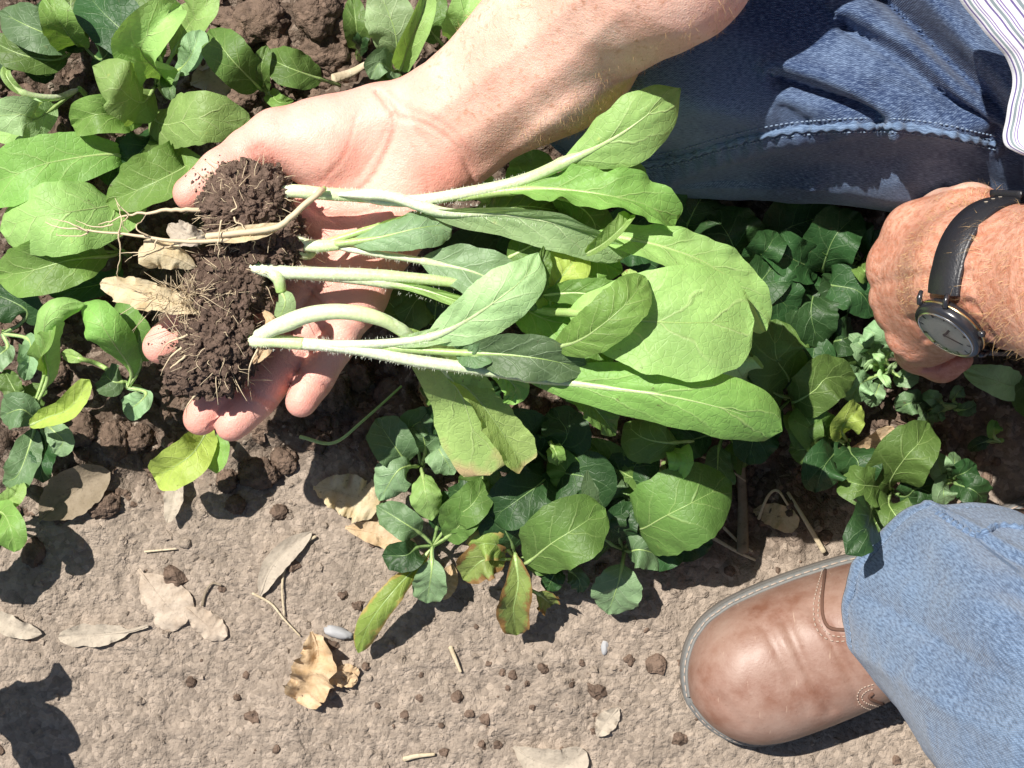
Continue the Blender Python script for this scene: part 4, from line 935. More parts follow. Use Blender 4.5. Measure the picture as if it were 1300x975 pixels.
plant('seedling', 'small group of dark leaves above the fingers near the top edge', 'seedling', (338, 118), [
    ([(328, 110, .04), (300, 82, .065), (282, 60, .065), (267, 38, .05)], 56, 'mid', dict(cup=.3, roll=-8, wav=.05)),
    ([(335, 105, .04), (332, 85, .055), (339, 58, .055)], 27, 'mid', dict(cup=.5)),
    ([(432, 109, .02), (400, 98, .045), (365, 85, .055), (335, 70, .045)], 50, 'mid', dict(cup=.3, free=True, pet=.33)),
    ([(345, 122, .03), (355, 130, .04), (372, 128, .035)], 22, 'bright', dict()),
])
plant('seedling', 'small upright seedling at the top edge between soil and forearm', 'seedling', (455, 75), [
    ([(455, 55, .04), (452, 30, .055), (448, -5, .05)], 34, 'mid', dict(cup=.3)),
    ([(458, 60, .04), (462, 45, .05), (470, 35, .045)], 22, 'dark', dict()),
])
plant('seedling', 'seedling with a long folded yellow-green leaf against the forearm', 'seedling', (508, 95), [
    ([(510, 85, .05), (520, 55, .08), (535, 20, .09), (545, -15, .08)], 40, 'lime', dict(cup=.9, wav=.06, roll=-10, nu=40)),
    ([(505, 70, .04), (500, 35, .055), (480, -15, .06)], 66, 'pale', dict(cup=.15)),
    ([(498, 90, .035), (482, 80, .05), (470, 100, .045)], 36, 'grey', dict(cup=.5)),
    ([(500, 100, .03), (490, 108, .045), (478, 112, .04)], 34, 'mid', dict(cup=.6)),
    ([(515, 60, .03), (512, 45, .04), (505, 30, .04)], 30, 'mid', dict()),
])
plant('seedling', 'yellow-green leaf at the top edge behind the forearm', 'seedling', (572, 70), [
    ([(578, 50, .05), (590, 20, .08), (602, -25, .08)], 46, 'lime', dict(cup=.3)),
    ([(560, 55, .03), (545, 30, .05), (560, -10, .05)], 36, 'mid', dict()),
])
for q in [(375, 8), (105, 612), (300, 110)]:
    pass
# plants below the held bundle
plant('seedling', 'small dark lobed seedling left of the drooping leaf, with a hole-nibbled leaf', 'seedling', (537, 590), [
    ([(520, 590, .035), (500, 565, .05), (478, 532, .04)], 58, 'blue', dict(cup=.25, wav=.08)),
    ([(540, 572, .035), (535, 550, .045), (518, 528, .04)], 46, 'blue', dict(cup=.3, wav=.18, teeth=.06)),
    ([(552, 568, .035), (562, 578, .045), (576, 602, .04)], 46, 'grey', dict(cup=.3, wav=.18, teeth=.08)),
    ([(525, 592, .035), (505, 598, .05), (482, 635, .04)], 50, 'grey', dict(cup=-.3)),
    ([(536, 600, .04), (540, 625, .055), (548, 660, .045)], 42, 'lime', dict(cup=-.35)),
    ([(530, 560, .03), (525, 540, .045), (560, 528, .04)], 40, 'blue', dict(teeth=.06)),
])
plant('seedling', 'seedling at the path edge with a long yellow-edged leaf pointing lower left', 'seedling', (552, 688), [
    ([(535, 678, .03), (515, 665, .04), (478, 642, .035)], 42, 'blue', dict(cup=.3)),
    ([(530, 695, .03), (515, 705, .04), (486, 705, .035)], 42, 'dark', dict(cup=.3)),
    ([(548, 700, .03), (548, 725, .035), (542, 765, .02)], 46, 'grey', dict(cup=.15)),
    ([(530, 718, .025), (500, 750, .04), (470, 790, .035), (455, 828, .018)], 34, 'edge', dict(cup=-.3, wav=.12, pet=.06, tip=.4, nu=40)),
    ([(570, 680, .04), (590, 660, .055), (612, 632, .05)], 40, 'mid', dict(cup=.4)),
    ([(555, 670, .03), (562, 650, .04), (575, 625, .04)], 40, 'dark', dict()),
    ([(575, 660, .05), (600, 640, .06), (618, 610, .05)], 48, 'mid', dict(cup=.3)),
])
plant('seedling', 'wilting seedling with brown-spotted leaves on the path edge', 'seedling', (655, 705), [
    ([(640, 710, .035), (612, 712, .045), (588, 735, .035)], 52, 'spot', dict(cup=.4, wav=.2, teeth=.06)),
    ([(654, 705, .045), (658, 740, .045), (652, 775, .035), (656, 806, .018)], 48, 'spot', dict(cup=.5, wav=.2, teeth=.05)),
    ([(665, 745, .035), (685, 755, .035), (700, 768, .02)], 34, 'spot', dict(cup=.5, wav=.25, free=True)),
    ([(668, 715, .05), (700, 690, .075), (735, 668, .08), (768, 645, .07)], 86, 'mid', dict(cup=.2, wav=.08, nu=40, label='broad green leaf with a faint yellow patch')),
    ([(640, 695, .04), (615, 690, .05), (600, 700, .04)], 40, 'edge', dict()),
    ([(650, 690, .04), (640, 665, .05), (650, 620, .05)], 70, 'dark', dict()),
    ([(690, 700, .03), (720, 690, .04), (735, 710, .04)], 50, 'dark', dict()),
])
plant('seedling', 'seedling on the path edge with a pale notched leaf and a bluish leaf', 'seedling', (790, 695), [
    ([(790, 715, .03), (785, 740, .035), (772, 778, .018)], 62, 'grey', dict(cup=.15, wav=.1, teeth=.07)),
    ([(800, 700, .035), (815, 698, .045), (848, 708, .03)], 48, 'blue', dict(cup=.3)),
    ([(775, 690, .04), (760, 670, .05), (775, 605, .045)], 70, 'dark', dict(cup=.2)),
    ([(785, 680, .04), (790, 660, .05), (812, 640, .05)], 50, 'dark', dict()),
    ([(800, 690, .03), (830, 700, .035), (870, 690, .03)], 50, 'dark', dict()),
])
plant('seedling', 'seedling with one very broad round dark leaf, between bundle and boot', 'seedling', (800, 655), [
    ([(812, 672, .05), (845, 655, .075), (885, 635, .080), (928, 612, .060)], 104, 'mid', dict(cup=-.12, wav=.04, pet=.06, tip=.40, nu=44)),
    ([(780, 640, .045), (765, 620, .06), (772, 592, .05)], 62, 'blue', dict(cup=.35)),
    ([(790, 625, .03), (800, 600, .05), (830, 560, .05)], 70, 'dark', dict()),
    ([(810, 650, .03), (850, 680, .03), (905, 690, .03)], 60, 'dark', dict()),
])
plant('seedling', 'shaded seedling with a curled green leaf under the lowest long leaf', 'seedling', (845, 590), [
    ([(880, 560, .06), (845, 562, .085), (815, 555, .085), (794, 538, .07)], 66, 'mid', dict(cup=-.35, wav=.12, free=True)),
    ([(850, 570, .06), (865, 585, .085), (856, 604, .07)], 40, 'bright', dict(cup=.4)),
    ([(830, 600, .04), (800, 605, .05), (740, 560, .05)], 50, 'mid', dict(rr=.002)),
    ([(840, 610, .03), (815, 630, .04), (790, 650, .04)], 60, 'dark', dict()),
    ([(860, 600, .03), (885, 620, .03), (900, 660, .03)], 50, 'dark', dict()),
])
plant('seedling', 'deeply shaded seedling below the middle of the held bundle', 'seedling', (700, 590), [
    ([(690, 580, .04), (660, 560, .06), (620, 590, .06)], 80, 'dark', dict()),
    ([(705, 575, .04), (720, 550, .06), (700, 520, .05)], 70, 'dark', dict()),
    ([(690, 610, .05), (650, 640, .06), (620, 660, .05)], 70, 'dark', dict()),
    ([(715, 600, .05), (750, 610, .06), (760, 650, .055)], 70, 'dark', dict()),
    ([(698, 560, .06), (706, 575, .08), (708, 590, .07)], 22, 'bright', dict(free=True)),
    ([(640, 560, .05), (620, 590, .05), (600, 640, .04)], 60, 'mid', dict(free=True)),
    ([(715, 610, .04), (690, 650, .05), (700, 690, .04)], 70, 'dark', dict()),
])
plant('seedling', 'dark seedling showing between the hand and the stems', 'seedling', (540, 400), [
    ([(520, 400, .05), (500, 390, .07), (486, 370, .07)], 60, 'mid', dict()),
    ([(545, 390, .05), (530, 380, .07), (505, 425, .06)], 60, 'mid', dict()),
    ([(560, 390, .05), (600, 330, .06), (640, 310, .05)], 90, 'dark', dict()),
    ([(550, 410, .05), (560, 370, .06), (600, 380, .05)], 70, 'blue', dict()),
    ([(560, 400, .05), (600, 430, .06), (640, 440, .05)], 80, 'dark', dict()),
])
plant('seedling', 'seedling with a pale leaf between wrist and knee', 'seedling', (665, 250), [
    ([(668, 235, .06), (675, 215, .09), (668, 192, .08)], 64, 'bright', dict(cup=.2)),
    ([(640, 245, .07), (615, 240, .10), (600, 250, .09)], 54, 'lime', dict(cup=-.2)),
    ([(650, 260, .06), (630, 270, .09), (602, 272, .08)], 50, 'lime', dict()),
    ([(680, 262, .05), (690, 275, .06), (705, 300, .06)], 60, 'mid', dict(teeth=.06)),
    ([(695, 255, .05), (720, 260, .07), (740, 285, .06)], 60, 'grey', dict(teeth=.06)),
    ([(660, 270, .03), (640, 290, .05), (590, 290, .04)], 60, 'dark', dict()),
])
plant('weed', 'bluish-grey crinkled weed touching the watch-side fist', 'weed', (1120, 470), [
    ([(1110, 455, .03), (1095, 440, .05), (1078, 425, .045)], 40, 'grey', dict(cup=.3, teeth=.12, wav=.2)),
    ([(1105, 440, .04), (1110, 425, .055), (1098, 418, .05)], 44, 'grey', dict(cup=.2, teeth=.12, wav=.2)),
    ([(1100, 465, .03), (1080, 460, .045), (1055, 452, .04)], 30, 'blue', dict(teeth=.12, wav=.2)),
    ([(1105, 480, .03), (1090, 490, .045), (1080, 510, .03)], 34, 'grey', dict(teeth=.1, wav=.2)),
    ([(1125, 455, .035), (1135, 440, .05), (1130, 425, .045)], 28, 'grey', dict(teeth=.12)),
    ([(1135, 475, .03), (1150, 480, .04), (1165, 470, .035)], 26, 'grey', dict(teeth=.12)),
    ([(1118, 485, .03), (1112, 500, .04), (1105, 515, .03)], 22, 'grey', dict(teeth=.1)),
    ([(1112, 465, .04), (1105, 462, .055), (1098, 470, .05)], 14, 'pale', dict()), ([(1120, 462, .045), (1118, 455, .06), (1108, 450, .055)], 13, 'pale', dict()),
    ([(1125, 470, .045), (1132, 466, .06), (1138, 460, .055)], 13, 'pale', dict()), ([(1120, 475, .045), (1126, 485, .055), (1130, 492, .05)], 13, 'pale', dict()),
], group='bluish weeds near the left hand', stem=(.0015, .001))
plant('weed', 'tiny grey-green weed just below the curled fingers of the watch hand', 'weed', (1205, 515), [
    ([(1195, 512, .02), (1185, 505, .03), (1172, 500, .025)], 20, 'grey', dict(teeth=.12)), ([(1210, 508, .02), (1215, 500, .03), (1222, 492, .025)], 18, 'grey', dict(teeth=.12)),
    ([(1200, 520, .02), (1190, 525, .03), (1180, 532, .02)], 20, 'blue', dict(teeth=.12)), ([(1212, 520, .02), (1225, 520, .03), (1238, 515, .02)], 20, 'blue', dict(teeth=.12)),
    ([(1170, 512, .02), (1155, 512, .035), (1138, 520, .025)], 32, 'blue', dict(teeth=.08)), ([(1180, 520, .02), (1178, 530, .03), (1175, 545, .02)], 26, 'blue', dict(teeth=.08)),
], group='bluish weeds near the left hand', stem=(.0015, .001))
plant('seedling', 'seedling with pointed dark leaves between the boot cuff and the weed', 'seedling', (1125, 622), [
    ([(1130, 610, .04), (1150, 580, .06), (1168, 560, .06), (1178, 535, .045)], 76, 'mid', dict(cup=.3, wav=.07, tip=.8, pet=.08, nu=40)),
    ([(1115, 618, .04), (1090, 615, .055), (1066, 606, .045)], 52, 'mid', dict(cup=.3)),
    ([(1128, 640, .04), (1140, 660, .05), (1150, 690, .04)], 54, 'mid', dict(cup=.35)),
    ([(1108, 640, .04), (1102, 668, .155), (1074, 704, .168)], 60, 'dark', dict(cup=-.15, tip=.4)),
    ([(1120, 650, .04), (1112, 665, .05), (1100, 690, .04)], 50, 'mid', dict()),
    ([(1150, 630, .03), (1165, 620, .04), (1190, 630, .04)], 40, 'dark', dict()),
])
plant('seedling', 'greyish seedling right of the pointed leaves, above the cuff', 'seedling', (1205, 610), [
    ([(1198, 605, .03), (1192, 590, .045), (1188, 575, .04)], 32, 'grey', dict()), ([(1200, 615, .03), (1198, 625, .045), (1200, 640, .04)], 34, 'grey', dict()),
    ([(1212, 605, .03), (1225, 600, .04), (1238, 590, .03)], 36, 'dark', dict()), ([(1215, 615, .03), (1235, 622, .04), (1250, 635, .03)], 40, 'dark', dict()),
    ([(1210, 600, .03), (1212, 590, .04), (1210, 575, .03)], 20, 'blue', dict()),
])
plant('seedling', 'lone grey-green leaf beside the curled little finger of the watch hand', 'seedling', (1305, 480), [
    ([(1290, 490, .05), (1260, 482, .07), (1222, 470, .065)], 42, 'pale', dict(cup=.3, wav=.08)), ([(1310, 500, .05), (1330, 520, .06), (1350, 540, .05)], 60, 'mid', dict()),
])
plant('seedling', 'tiny bright leaf in the shade below the left forearm', 'seedling', (1262, 560), [
    ([(1262, 555, .015), (1262, 545, .025), (1264, 535, .02)], 20, 'bright', dict()), ([(1255, 560, .015), (1240, 565, .02), (1232, 572, .015)], 18, 'dark', dict()),
])
plant('seedling', 'seedling with yellow patch leaf below the long leaf tip', 'seedling', (1070, 560), [
    ([(1068, 545, .05), (1080, 530, .07), (1092, 515, .06)], 40, 'yellow', dict(cup=.3)),
    ([(1050, 555, .04), (1030, 540, .06), (1015, 515, .05)], 60, 'mid', dict(cup=.3)),
    ([(1050, 565, .04), (1025, 570, .06), (1003, 572, .05)], 48, 'mid', dict(cup=.2)),
    ([(1060, 575, .04), (1045, 595, .06), (1035, 625, .05)], 60, 'dark', dict()),
    ([(1080, 575, .04), (1090, 590, .05), (1080, 620, .04)], 60, 'dark', dict()),
])
plant('seedling', 'dark seedling with half-lit leaf beside the weed', 'seedling', (1000, 505), [
    ([(1010, 510, .05), (1035, 495, .07), (1050, 480, .07), (1085, 478, .055)], 62, 'mid', dict(cup=.25)),
    ([(1000, 480, .05), (985, 450, .08), (985, 405, .08)], 84, 'mid', dict(cup=.1)),
    ([(985, 500, .05), (960, 480, .07), (945, 440, .07)], 80, 'mid', dict(cup=.1)),
    ([(1005, 480, .04), (1030, 460, .05), (1035, 420, .05)], 60, 'dark', dict()),
    ([(1010, 530, .04), (1020, 545, .06), (1022, 575, .05)], 46, 'mid', dict()),
    ([(990, 520, .03), (960, 550, .04), (950, 590, .04)], 60, 'dark', dict()),
])
plant('seedling', 'seedling with a light leaf just behind the big round held leaf', 'seedling', (960, 470), [
    ([(945, 480, .08), (935, 462, .10), (932, 440, .09)], 62, 'pale', dict(cup=.3)), ([(920, 490, .07), (900, 485, .09), (880, 482, .08)], 40, 'pale', dict()),
])
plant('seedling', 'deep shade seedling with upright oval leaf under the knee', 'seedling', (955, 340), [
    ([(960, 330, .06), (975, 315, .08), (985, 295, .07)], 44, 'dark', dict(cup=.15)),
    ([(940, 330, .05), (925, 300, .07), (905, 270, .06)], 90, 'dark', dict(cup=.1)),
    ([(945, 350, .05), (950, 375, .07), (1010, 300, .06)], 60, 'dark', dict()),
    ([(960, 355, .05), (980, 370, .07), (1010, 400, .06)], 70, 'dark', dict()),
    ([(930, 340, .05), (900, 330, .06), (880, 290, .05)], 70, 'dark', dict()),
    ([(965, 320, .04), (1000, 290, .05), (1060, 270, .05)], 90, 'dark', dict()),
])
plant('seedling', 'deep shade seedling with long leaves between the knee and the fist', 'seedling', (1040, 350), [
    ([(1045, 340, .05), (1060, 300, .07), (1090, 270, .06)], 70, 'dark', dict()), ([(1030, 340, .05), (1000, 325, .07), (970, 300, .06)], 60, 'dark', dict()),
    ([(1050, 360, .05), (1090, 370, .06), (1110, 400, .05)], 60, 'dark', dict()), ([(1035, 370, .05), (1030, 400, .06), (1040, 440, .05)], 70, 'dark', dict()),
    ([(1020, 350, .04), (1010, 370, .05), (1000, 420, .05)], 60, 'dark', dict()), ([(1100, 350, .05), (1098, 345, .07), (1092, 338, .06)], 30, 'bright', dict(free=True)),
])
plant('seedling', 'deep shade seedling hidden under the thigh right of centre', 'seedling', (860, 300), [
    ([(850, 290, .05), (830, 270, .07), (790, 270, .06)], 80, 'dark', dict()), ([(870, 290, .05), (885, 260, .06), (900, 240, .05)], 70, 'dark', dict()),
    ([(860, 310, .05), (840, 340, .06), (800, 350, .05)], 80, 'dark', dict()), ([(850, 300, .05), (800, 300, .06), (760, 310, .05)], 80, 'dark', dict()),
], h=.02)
def rosette(label, cx, cy, n, ln, wd, mats, zt=.05):
    L = []; a0 = rng.uniform(0, 6.28)
    for i in range(n):
        a = a0+i*6.283/n+rng.normal()*.25; l = ln*rng.uniform(.6, 1.2); zz = zt*rng.uniform(.6, 1.2); c, s_ = math.cos(a), math.sin(a)
        L.append(([(cx+c*l*.35, cy+s_*l*.35, zz*.8), (cx+c*l*.7+rng.normal()*3, cy+s_*l*.7+rng.normal()*3, zz), (cx+c*l, cy+s_*l, zz*rng.uniform(.5, .95))], wd*rng.uniform(.7, 1.2), mats[i % len(mats)], dict(cup=rng.uniform(-.1, .4), roll=rng.uniform(-18, 18), wav=rng.uniform(.12, .28), teeth=.06, tip=rng.uniform(.45, .8))))
    return plant('seedling', label, 'seedling', (cx, cy), L)
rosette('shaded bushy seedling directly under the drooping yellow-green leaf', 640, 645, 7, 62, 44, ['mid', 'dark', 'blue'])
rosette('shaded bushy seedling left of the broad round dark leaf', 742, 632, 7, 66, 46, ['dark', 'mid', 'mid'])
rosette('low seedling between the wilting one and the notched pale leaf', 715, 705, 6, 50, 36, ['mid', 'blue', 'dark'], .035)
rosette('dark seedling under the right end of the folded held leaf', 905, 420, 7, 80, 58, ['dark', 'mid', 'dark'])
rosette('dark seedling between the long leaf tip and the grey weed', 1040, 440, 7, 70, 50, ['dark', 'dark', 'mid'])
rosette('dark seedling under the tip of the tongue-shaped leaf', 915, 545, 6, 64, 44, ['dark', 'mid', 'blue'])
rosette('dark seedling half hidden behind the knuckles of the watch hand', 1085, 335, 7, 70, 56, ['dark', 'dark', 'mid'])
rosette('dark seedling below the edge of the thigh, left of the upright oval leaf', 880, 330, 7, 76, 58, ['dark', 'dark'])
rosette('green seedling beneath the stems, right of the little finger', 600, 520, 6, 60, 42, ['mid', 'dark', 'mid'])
rosette('small green seedling squeezed between the forearm and the path of white stems', 700, 275, 6, 50, 38, ['mid', 'grey', 'bright'])
# just outside the frame: what throws the shadows at the lower left
plant('seedling', 'seedling just outside the left edge beside the path', 'seedling', (-120, 890), [
    ([(-80, 880, .07), (-70, 905, .09), (-62, 930, .08)], 60, 'mid', dict()), ([(-90, 850, .07), (-75, 820, .09), (-55, 800, .08)], 46, 'mid', dict()),
    ([(-100, 890, .07), (-80, 950, .09), (-50, 990, .08)], 70, 'mid', dict()),
], h=.04)

# ------------------------------------------------------------------ the uprooted seedlings in the palm
def root_ball(parent, ctr, rad, seed, name='root_ball'):
    v, f = ico(6) if False else ICO5
    s = np.array([seed*7.1, seed*3.3, 1.7]); n1 = fbm(v*1.6+s, 3, 11); n2 = fbm(v*5+s, 4, 12, ridged=True, gain=.6); n3 = fbm(v*14+s, 3, 13, gain=.7)
    d = 1+.42*n1+.22*n2+.15*n3
    V = np.array(ctr)+v*d[:, None]*np.array(rad)
    o = mesh(name, V, f, M['clod'], parent, smooth=True)
    A = Acc()
    for i in rng.integers(0, len(V), 520):
        r = .0004+.0028*rng.random()**3.5; vv, ff = LIB2[rng.integers(30)] if r > .0014 else LIB[rng.integers(30)]
        out = norm((V[i]-np.array(ctr))[None])[0]; A.add(vv*r+V[i]+out*r*.3, ff)
    c = A.build('soil_crumbs', M['clod'], parent, smooth=False); c['kind'] = 'stuff'
    return V
ICO5 = ico(6)
def fine_root(parent, pts, r0, r1=.00012, n=26, jit=.0015, mat=None, name='root'):
    s = spline([P(*q) if len(q) == 3 else q for q in pts], n); s = s+jit*fbm(s*170+rng.uniform(0, 50, 3), 3, 5)[:, None]*rng.normal(size=3)
    return tube(name, s, np.linspace(r0, r1, n), mat or M['root'], parent, 6)
def rootlets(parent, V, ctr, n, ln, bias=(-1, 0, 0)):
    A = Acc(); b = np.array(bias, float)
    for i in rng.integers(0, len(V), n):
        p = V[i]; out = norm((p-np.array(ctr))[None])[0]; d = norm((out*.8+b*rng.uniform(.0, .8)+rng.normal(size=3)*.45)[None])[0]; L = ln*rng.uniform(.35, 1.5)
        w1 = rng.normal(size=3)*L*.35; s = spline([p-out*.002, p+d*L*.35, p+d*L*.7+w1*.6, p+d*L+w1+[0, 0, -L*.25]], 9)
        Vt, Ft, _ = tube_arrays(s, np.linspace(.00026, .00010, 9)*rng.uniform(.5, 1.3), 4, False); A.add(Vt, to_list(Ft))
    o = A.build('rootlets', M['root'], parent); o['kind'] = 'stuff'
def hairs(parent, path, rad, n, ln=.0016):
    A = Acc(); s = spline([P(*q) for q in path], 60); T = norm(np.gradient(s, axis=0)); rr = np.interp(np.linspace(0, 1, 60), np.linspace(0, 1, len(rad)), rad)
    for _ in range(n):
        i = rng.integers(0, 60); d = norm(np.cross(T[i], rng.normal(size=3))[None])[0]
        if d[2] < -.3: continue
        b = s[i]+d*rr[i]*.95+T[i]*rng.uniform(-.001, .001); t = b+d*ln*rng.uniform(.5, 1.2)+T[i]*rng.normal()*.0003; q = T[i]*.00007
        A.add([b-q, b+q, t], [(0, 1, 2)])
    o = A.build('stem_hairs', M['hair'], parent, False); o['kind'] = 'stuff'
def stalk(parent, pts, rad, name='stem', hair=0, mat=None):
    mat = mat or (M['stemw'] if name == 'stem' and len(rad) <= 4 else None)
    s = spline([P(*q) for q in pts], 50); r = np.interp(np.linspace(0, 1, 50), np.linspace(0, 1, len(rad)), rad)
    o = tube(name, s, r*(1+.08*vnoise(s*120)), mat or M['stem'], parent, 14)
    if hair: hairs(parent, pts, rad, hair)
    return o
gh = 'uprooted seedlings lying on the open palm'
def hl(parent, pts, w_, m_, **k): return leaf(parent, pts, w_, M[m_], nu=k.pop('nu', 64), nv=k.pop('nv', 23), pet=k.pop('pet', .3), **k)
# A: topmost
a = thing('uprooted_seedling', 'uppermost uprooted seedling, its soil lump resting on the thumb', 'seedling', gh, loc=P(305, 262, .16))
Va = root_ball(a, P(310, 258, .160), (.0215, .0190, .0155), 1)
stalk(a, [(312, 245, .150), (362, 242, .165), (412, 246, .164), (470, 250, .162)], [.0034, .0036, .0036, .0034], hair=260)
stalk(a, [(395, 247, .1655), (408, 242, .170), (412, 239, .172)], [.0012, .0018, .0014], 'bud_scar')
hl(a, [(440, 249, .163), (520, 255, .163), (600, 243, .165), (665, 228, .170), (725, 202, .182), (785, 172, .192), (832, 138, .195), (863, 112, .185)], 84, 'lime', pet=.60, e2=1.15, cup=-.18, wav=.08, roll=-22, rr=.0040, tip=.66, skew=.16, teeth=.05, rib=M['stem'])
hairs(a, [(440, 249, .163), (520, 255, .163), (600, 243, .165), (665, 228, .170)], [.004, .0032, .003], 500)
hl(a, [(560, 254, .162), (640, 243, .166), (700, 240, .176), (770, 248, .184), (825, 262, .178), (856, 288, .165)], 70, 'bright', pet=.26, cup=.55, wav=.20, roll=26, rr=.0030, nw=5, teeth=.05, tip=.4)
hl(a, [(700, 240, .165), (760, 225, .168), (800, 225, .160), (785, 260, .14)], 44, 'mid', cup=-.2, wav=.2, nw=5, pet=.1)
hl(a, [(690, 245, .160), (735, 262, .155), (755, 285, .145), (750, 305, .135)], 56, 'mid', cup=-.2, wav=.16, nw=4, pet=.1)
# white stalk with the long folded leaf
hl(a, [(430, 247, .167), (490, 248, .170), (535, 262, .170), (570, 270, .170), (640, 272, .174), (710, 285, .178), (765, 306, .172), (800, 322, .165)], 62, 'pale', pet=.30, cup=.28, wav=.04, roll=-48, rr=.0036, skew=.25, tip=.30, rib=M['stem'], teeth=.04)
hairs(a, [(430, 247, .167), (535, 262, .170), (640, 272, .176), (760, 300, .172)], [.0036, .0028, .002], 500)
hl(a, [(755, 298, .168), (800, 304, .172), (850, 316, .174), (900, 336, .170), (945, 370, .162), (972, 420, .150)], 72, 'lime', pet=.0, cup=.40, wav=.10, roll=22, rr=.0026, nw=4, tip=.55, skew=.1, label='outer half of the long folded leaf')
hl(a, [(745, 322, .176), (768, 308, .186), (790, 288, .190), (800, 274, .184)], 34, 'lime', pet=.0, cup=.9, roll=10, wav=.05, tip=.35)
# B
b2 = thing('uprooted_seedling', 'second uprooted seedling from the top, lump half hidden behind dry rootlets', 'seedling', gh, loc=P(340, 305, .155))
Vb2 = root_ball(b2, P(335, 303, .152), (.0190, .0155, .0125), 2)
stalk(b2, [(362, 296, .155), (376, 306, .156), (395, 312, .157), (430, 311, .157)], [.0022, .0034, .0034, .0030], hair=150)
stalk(b2, [(372, 304, .154), (380, 318, .152), (392, 322, .150), (402, 316, .152)], [.0030, .0040, .0036, .0016], 'swollen_base')
hl(b2, [(405, 311, .156), (440, 300, .158), (480, 288, .159), (530, 278, .160), (556, 272, .158)], 20, 'lime', pet=.5, cup=.9, rr=.0024, wav=.03, tip=.4)
hl(b2, [(415, 311, .157), (440, 308, .160), (480, 302, .164), (530, 290, .168), (574, 284, .160)], 54, 'grey', pet=.20, cup=-.25, wav=.06, roll=14, rr=.0022, tip=.28, teeth=.04)
hl(b2, [(415, 311, .156), (480, 322, .158), (540, 332, .158), (600, 345, .160), (650, 368, .158), (690, 388, .150)], 68, 'grey', pet=.42, cup=.22, wav=.10, roll=4, rr=.0024, rib=M['stem'], teeth=.07, nw=5)
hairs(b2, [(415, 311, .156), (480, 322, .158), (540, 332, .158)], [.0026, .002], 260)
hl(b2, [(640, 330, .150), (700, 300, .155), (740, 290, .155)], 60, 'mid', pet=.05, cup=.3, wav=.2)
hl(b2, [(720, 300, .145), (760, 330, .150), (790, 345, .150)], 54, 'bright', pet=.05, cup=.3, wav=.2)
hl(b2, [(610, 275, .150), (660, 262, .155), (715, 268, .150)], 50, 'mid', pet=.05, cup=.3, wav=.25)
# C
c2 = thing('uprooted_seedling', 'third uprooted seedling with a short bulging side shoot hanging by its base', 'seedling', gh, loc=P(305, 350, .155))
Vc2 = root_ball(c2, P(292, 358, .150), (.0205, .0185, .0130), 3)
stalk(c2, [(296, 344, .136), (310, 338, .152), (326, 341, .160), (350, 345, .160), (400, 347, .160), (480, 350, .160), (570, 358, .160), (650, 374, .156)], [.0024, .0036, .0036, .0036, .0032, .0028, .0012], hair=420)
stalk(c2, [(335, 342, .159), (352, 352, .162), (357, 370, .160)], [.0028, .0034, .0026], 'side_shoot')
leaf(c2, [(356, 368, .160), (362, 385, .164), (350, 412, .158)], 26, M['pale'], pet=.02, cup=-.5, tip=.5, rr=.001, quilt=.0003, wav=.02)
hl(c2, [(350, 346, .157), (430, 352, .158), (520, 364, .160), (575, 380, .163), (612, 392, .160), (640, 400, .155)], 22, 'lime', pet=.45, cup=.9, rr=.0036, wav=.03, rib=M['stem'], tip=.4)
hairs(c2, [(350, 346, .157), (430, 352, .158), (520, 366, .160), (600, 390, .160)], [.0036, .0036], 400)
hl(c2, [(560, 357, .156), (640, 385, .150), (690, 395, .152), (740, 398, .180), (800, 406, .194), (880, 410, .195), (957, 406, .180)], 146, 'lime', pet=.44, cup=-.12, wav=.04, roll=4, rr=.0028, tip=.38, label='large rounded pale green leaf', nu=72)
hl(c2, [(690, 375, .160), (730, 372, .164), (780, 375, .168), (822, 360, .162)], 44, 'mid', pet=.0, cup=.6, roll=15, wav=.08)
hl(c2, [(700, 442, .176), (735, 432, .198), (770, 408, .210), (800, 380, .210), (818, 352, .198)], 62, 'bright', pet=.02, cup=-.15, roll=-8, wav=.05, rr=.0016, tip=.45)
hl(c2, [(700, 400, .150), (700, 370, .158), (722, 340, .164), (738, 318, .156)], 58, 'yellow', pet=.0, cup=.15, wav=.04, tip=.38)
hl(c2, [(640, 372, .15), (680, 400, .152), (720, 410, .154), (770, 400, .150)], 66, 'bright', pet=.0, cup=.3, wav=.12, nw=4)
hl(c2, [(690, 420, .150), (745, 425, .152), (790, 425, .150)], 80, 'mid', pet=.1, cup=.2)
hl(c2, [(680, 380, .158), (684, 350, .170), (690, 325, .172), (693, 308, .165)], 26, 'mid', pet=.0, cup=.5, roll=-30, tip=.9)
hl(c2, [(812, 375, .165), (802, 358, .172), (795, 344, .168)], 24, 'tipped', pet=.0, cup=.6)
# D
d2 = thing('uprooted_seedling', 'lowest uprooted seedling, largest soil lump lying over the index and middle fingers', 'seedling', gh, loc=P(275, 435, .155))
Vd2 = root_ball(d2, P(275, 424, .150), (.0200, .0262, .0150), 4)
root_ball(d2, P(262, 468, .145), (.0185, .0130, .0115), 6, 'soil_lump')
stalk(d2, [(280, 430, .138), (312, 432, .153), (328, 433, .159), (345, 433, .161), (385, 436, .161)], [.0030, .0038, .0036, .0034], hair=200)
hl(d2, [(292, 432, .140), (322, 428, .155), (355, 410, .168), (395, 396, .174), (440, 394, .176), (485, 404, .172), (522, 428, .162), (555, 462, .140), (585, 500, .120), (600, 545, .105), (622, 603, .095)], 92, 'tipped', pet=.48, cup=-.30, wav=.05, roll=-8, rr=.0040, tip=.20, rib=M['stem'], label='drooping folded yellow-green leaf with a brown tip', quilt=.0005, skew=.1, nu=80)
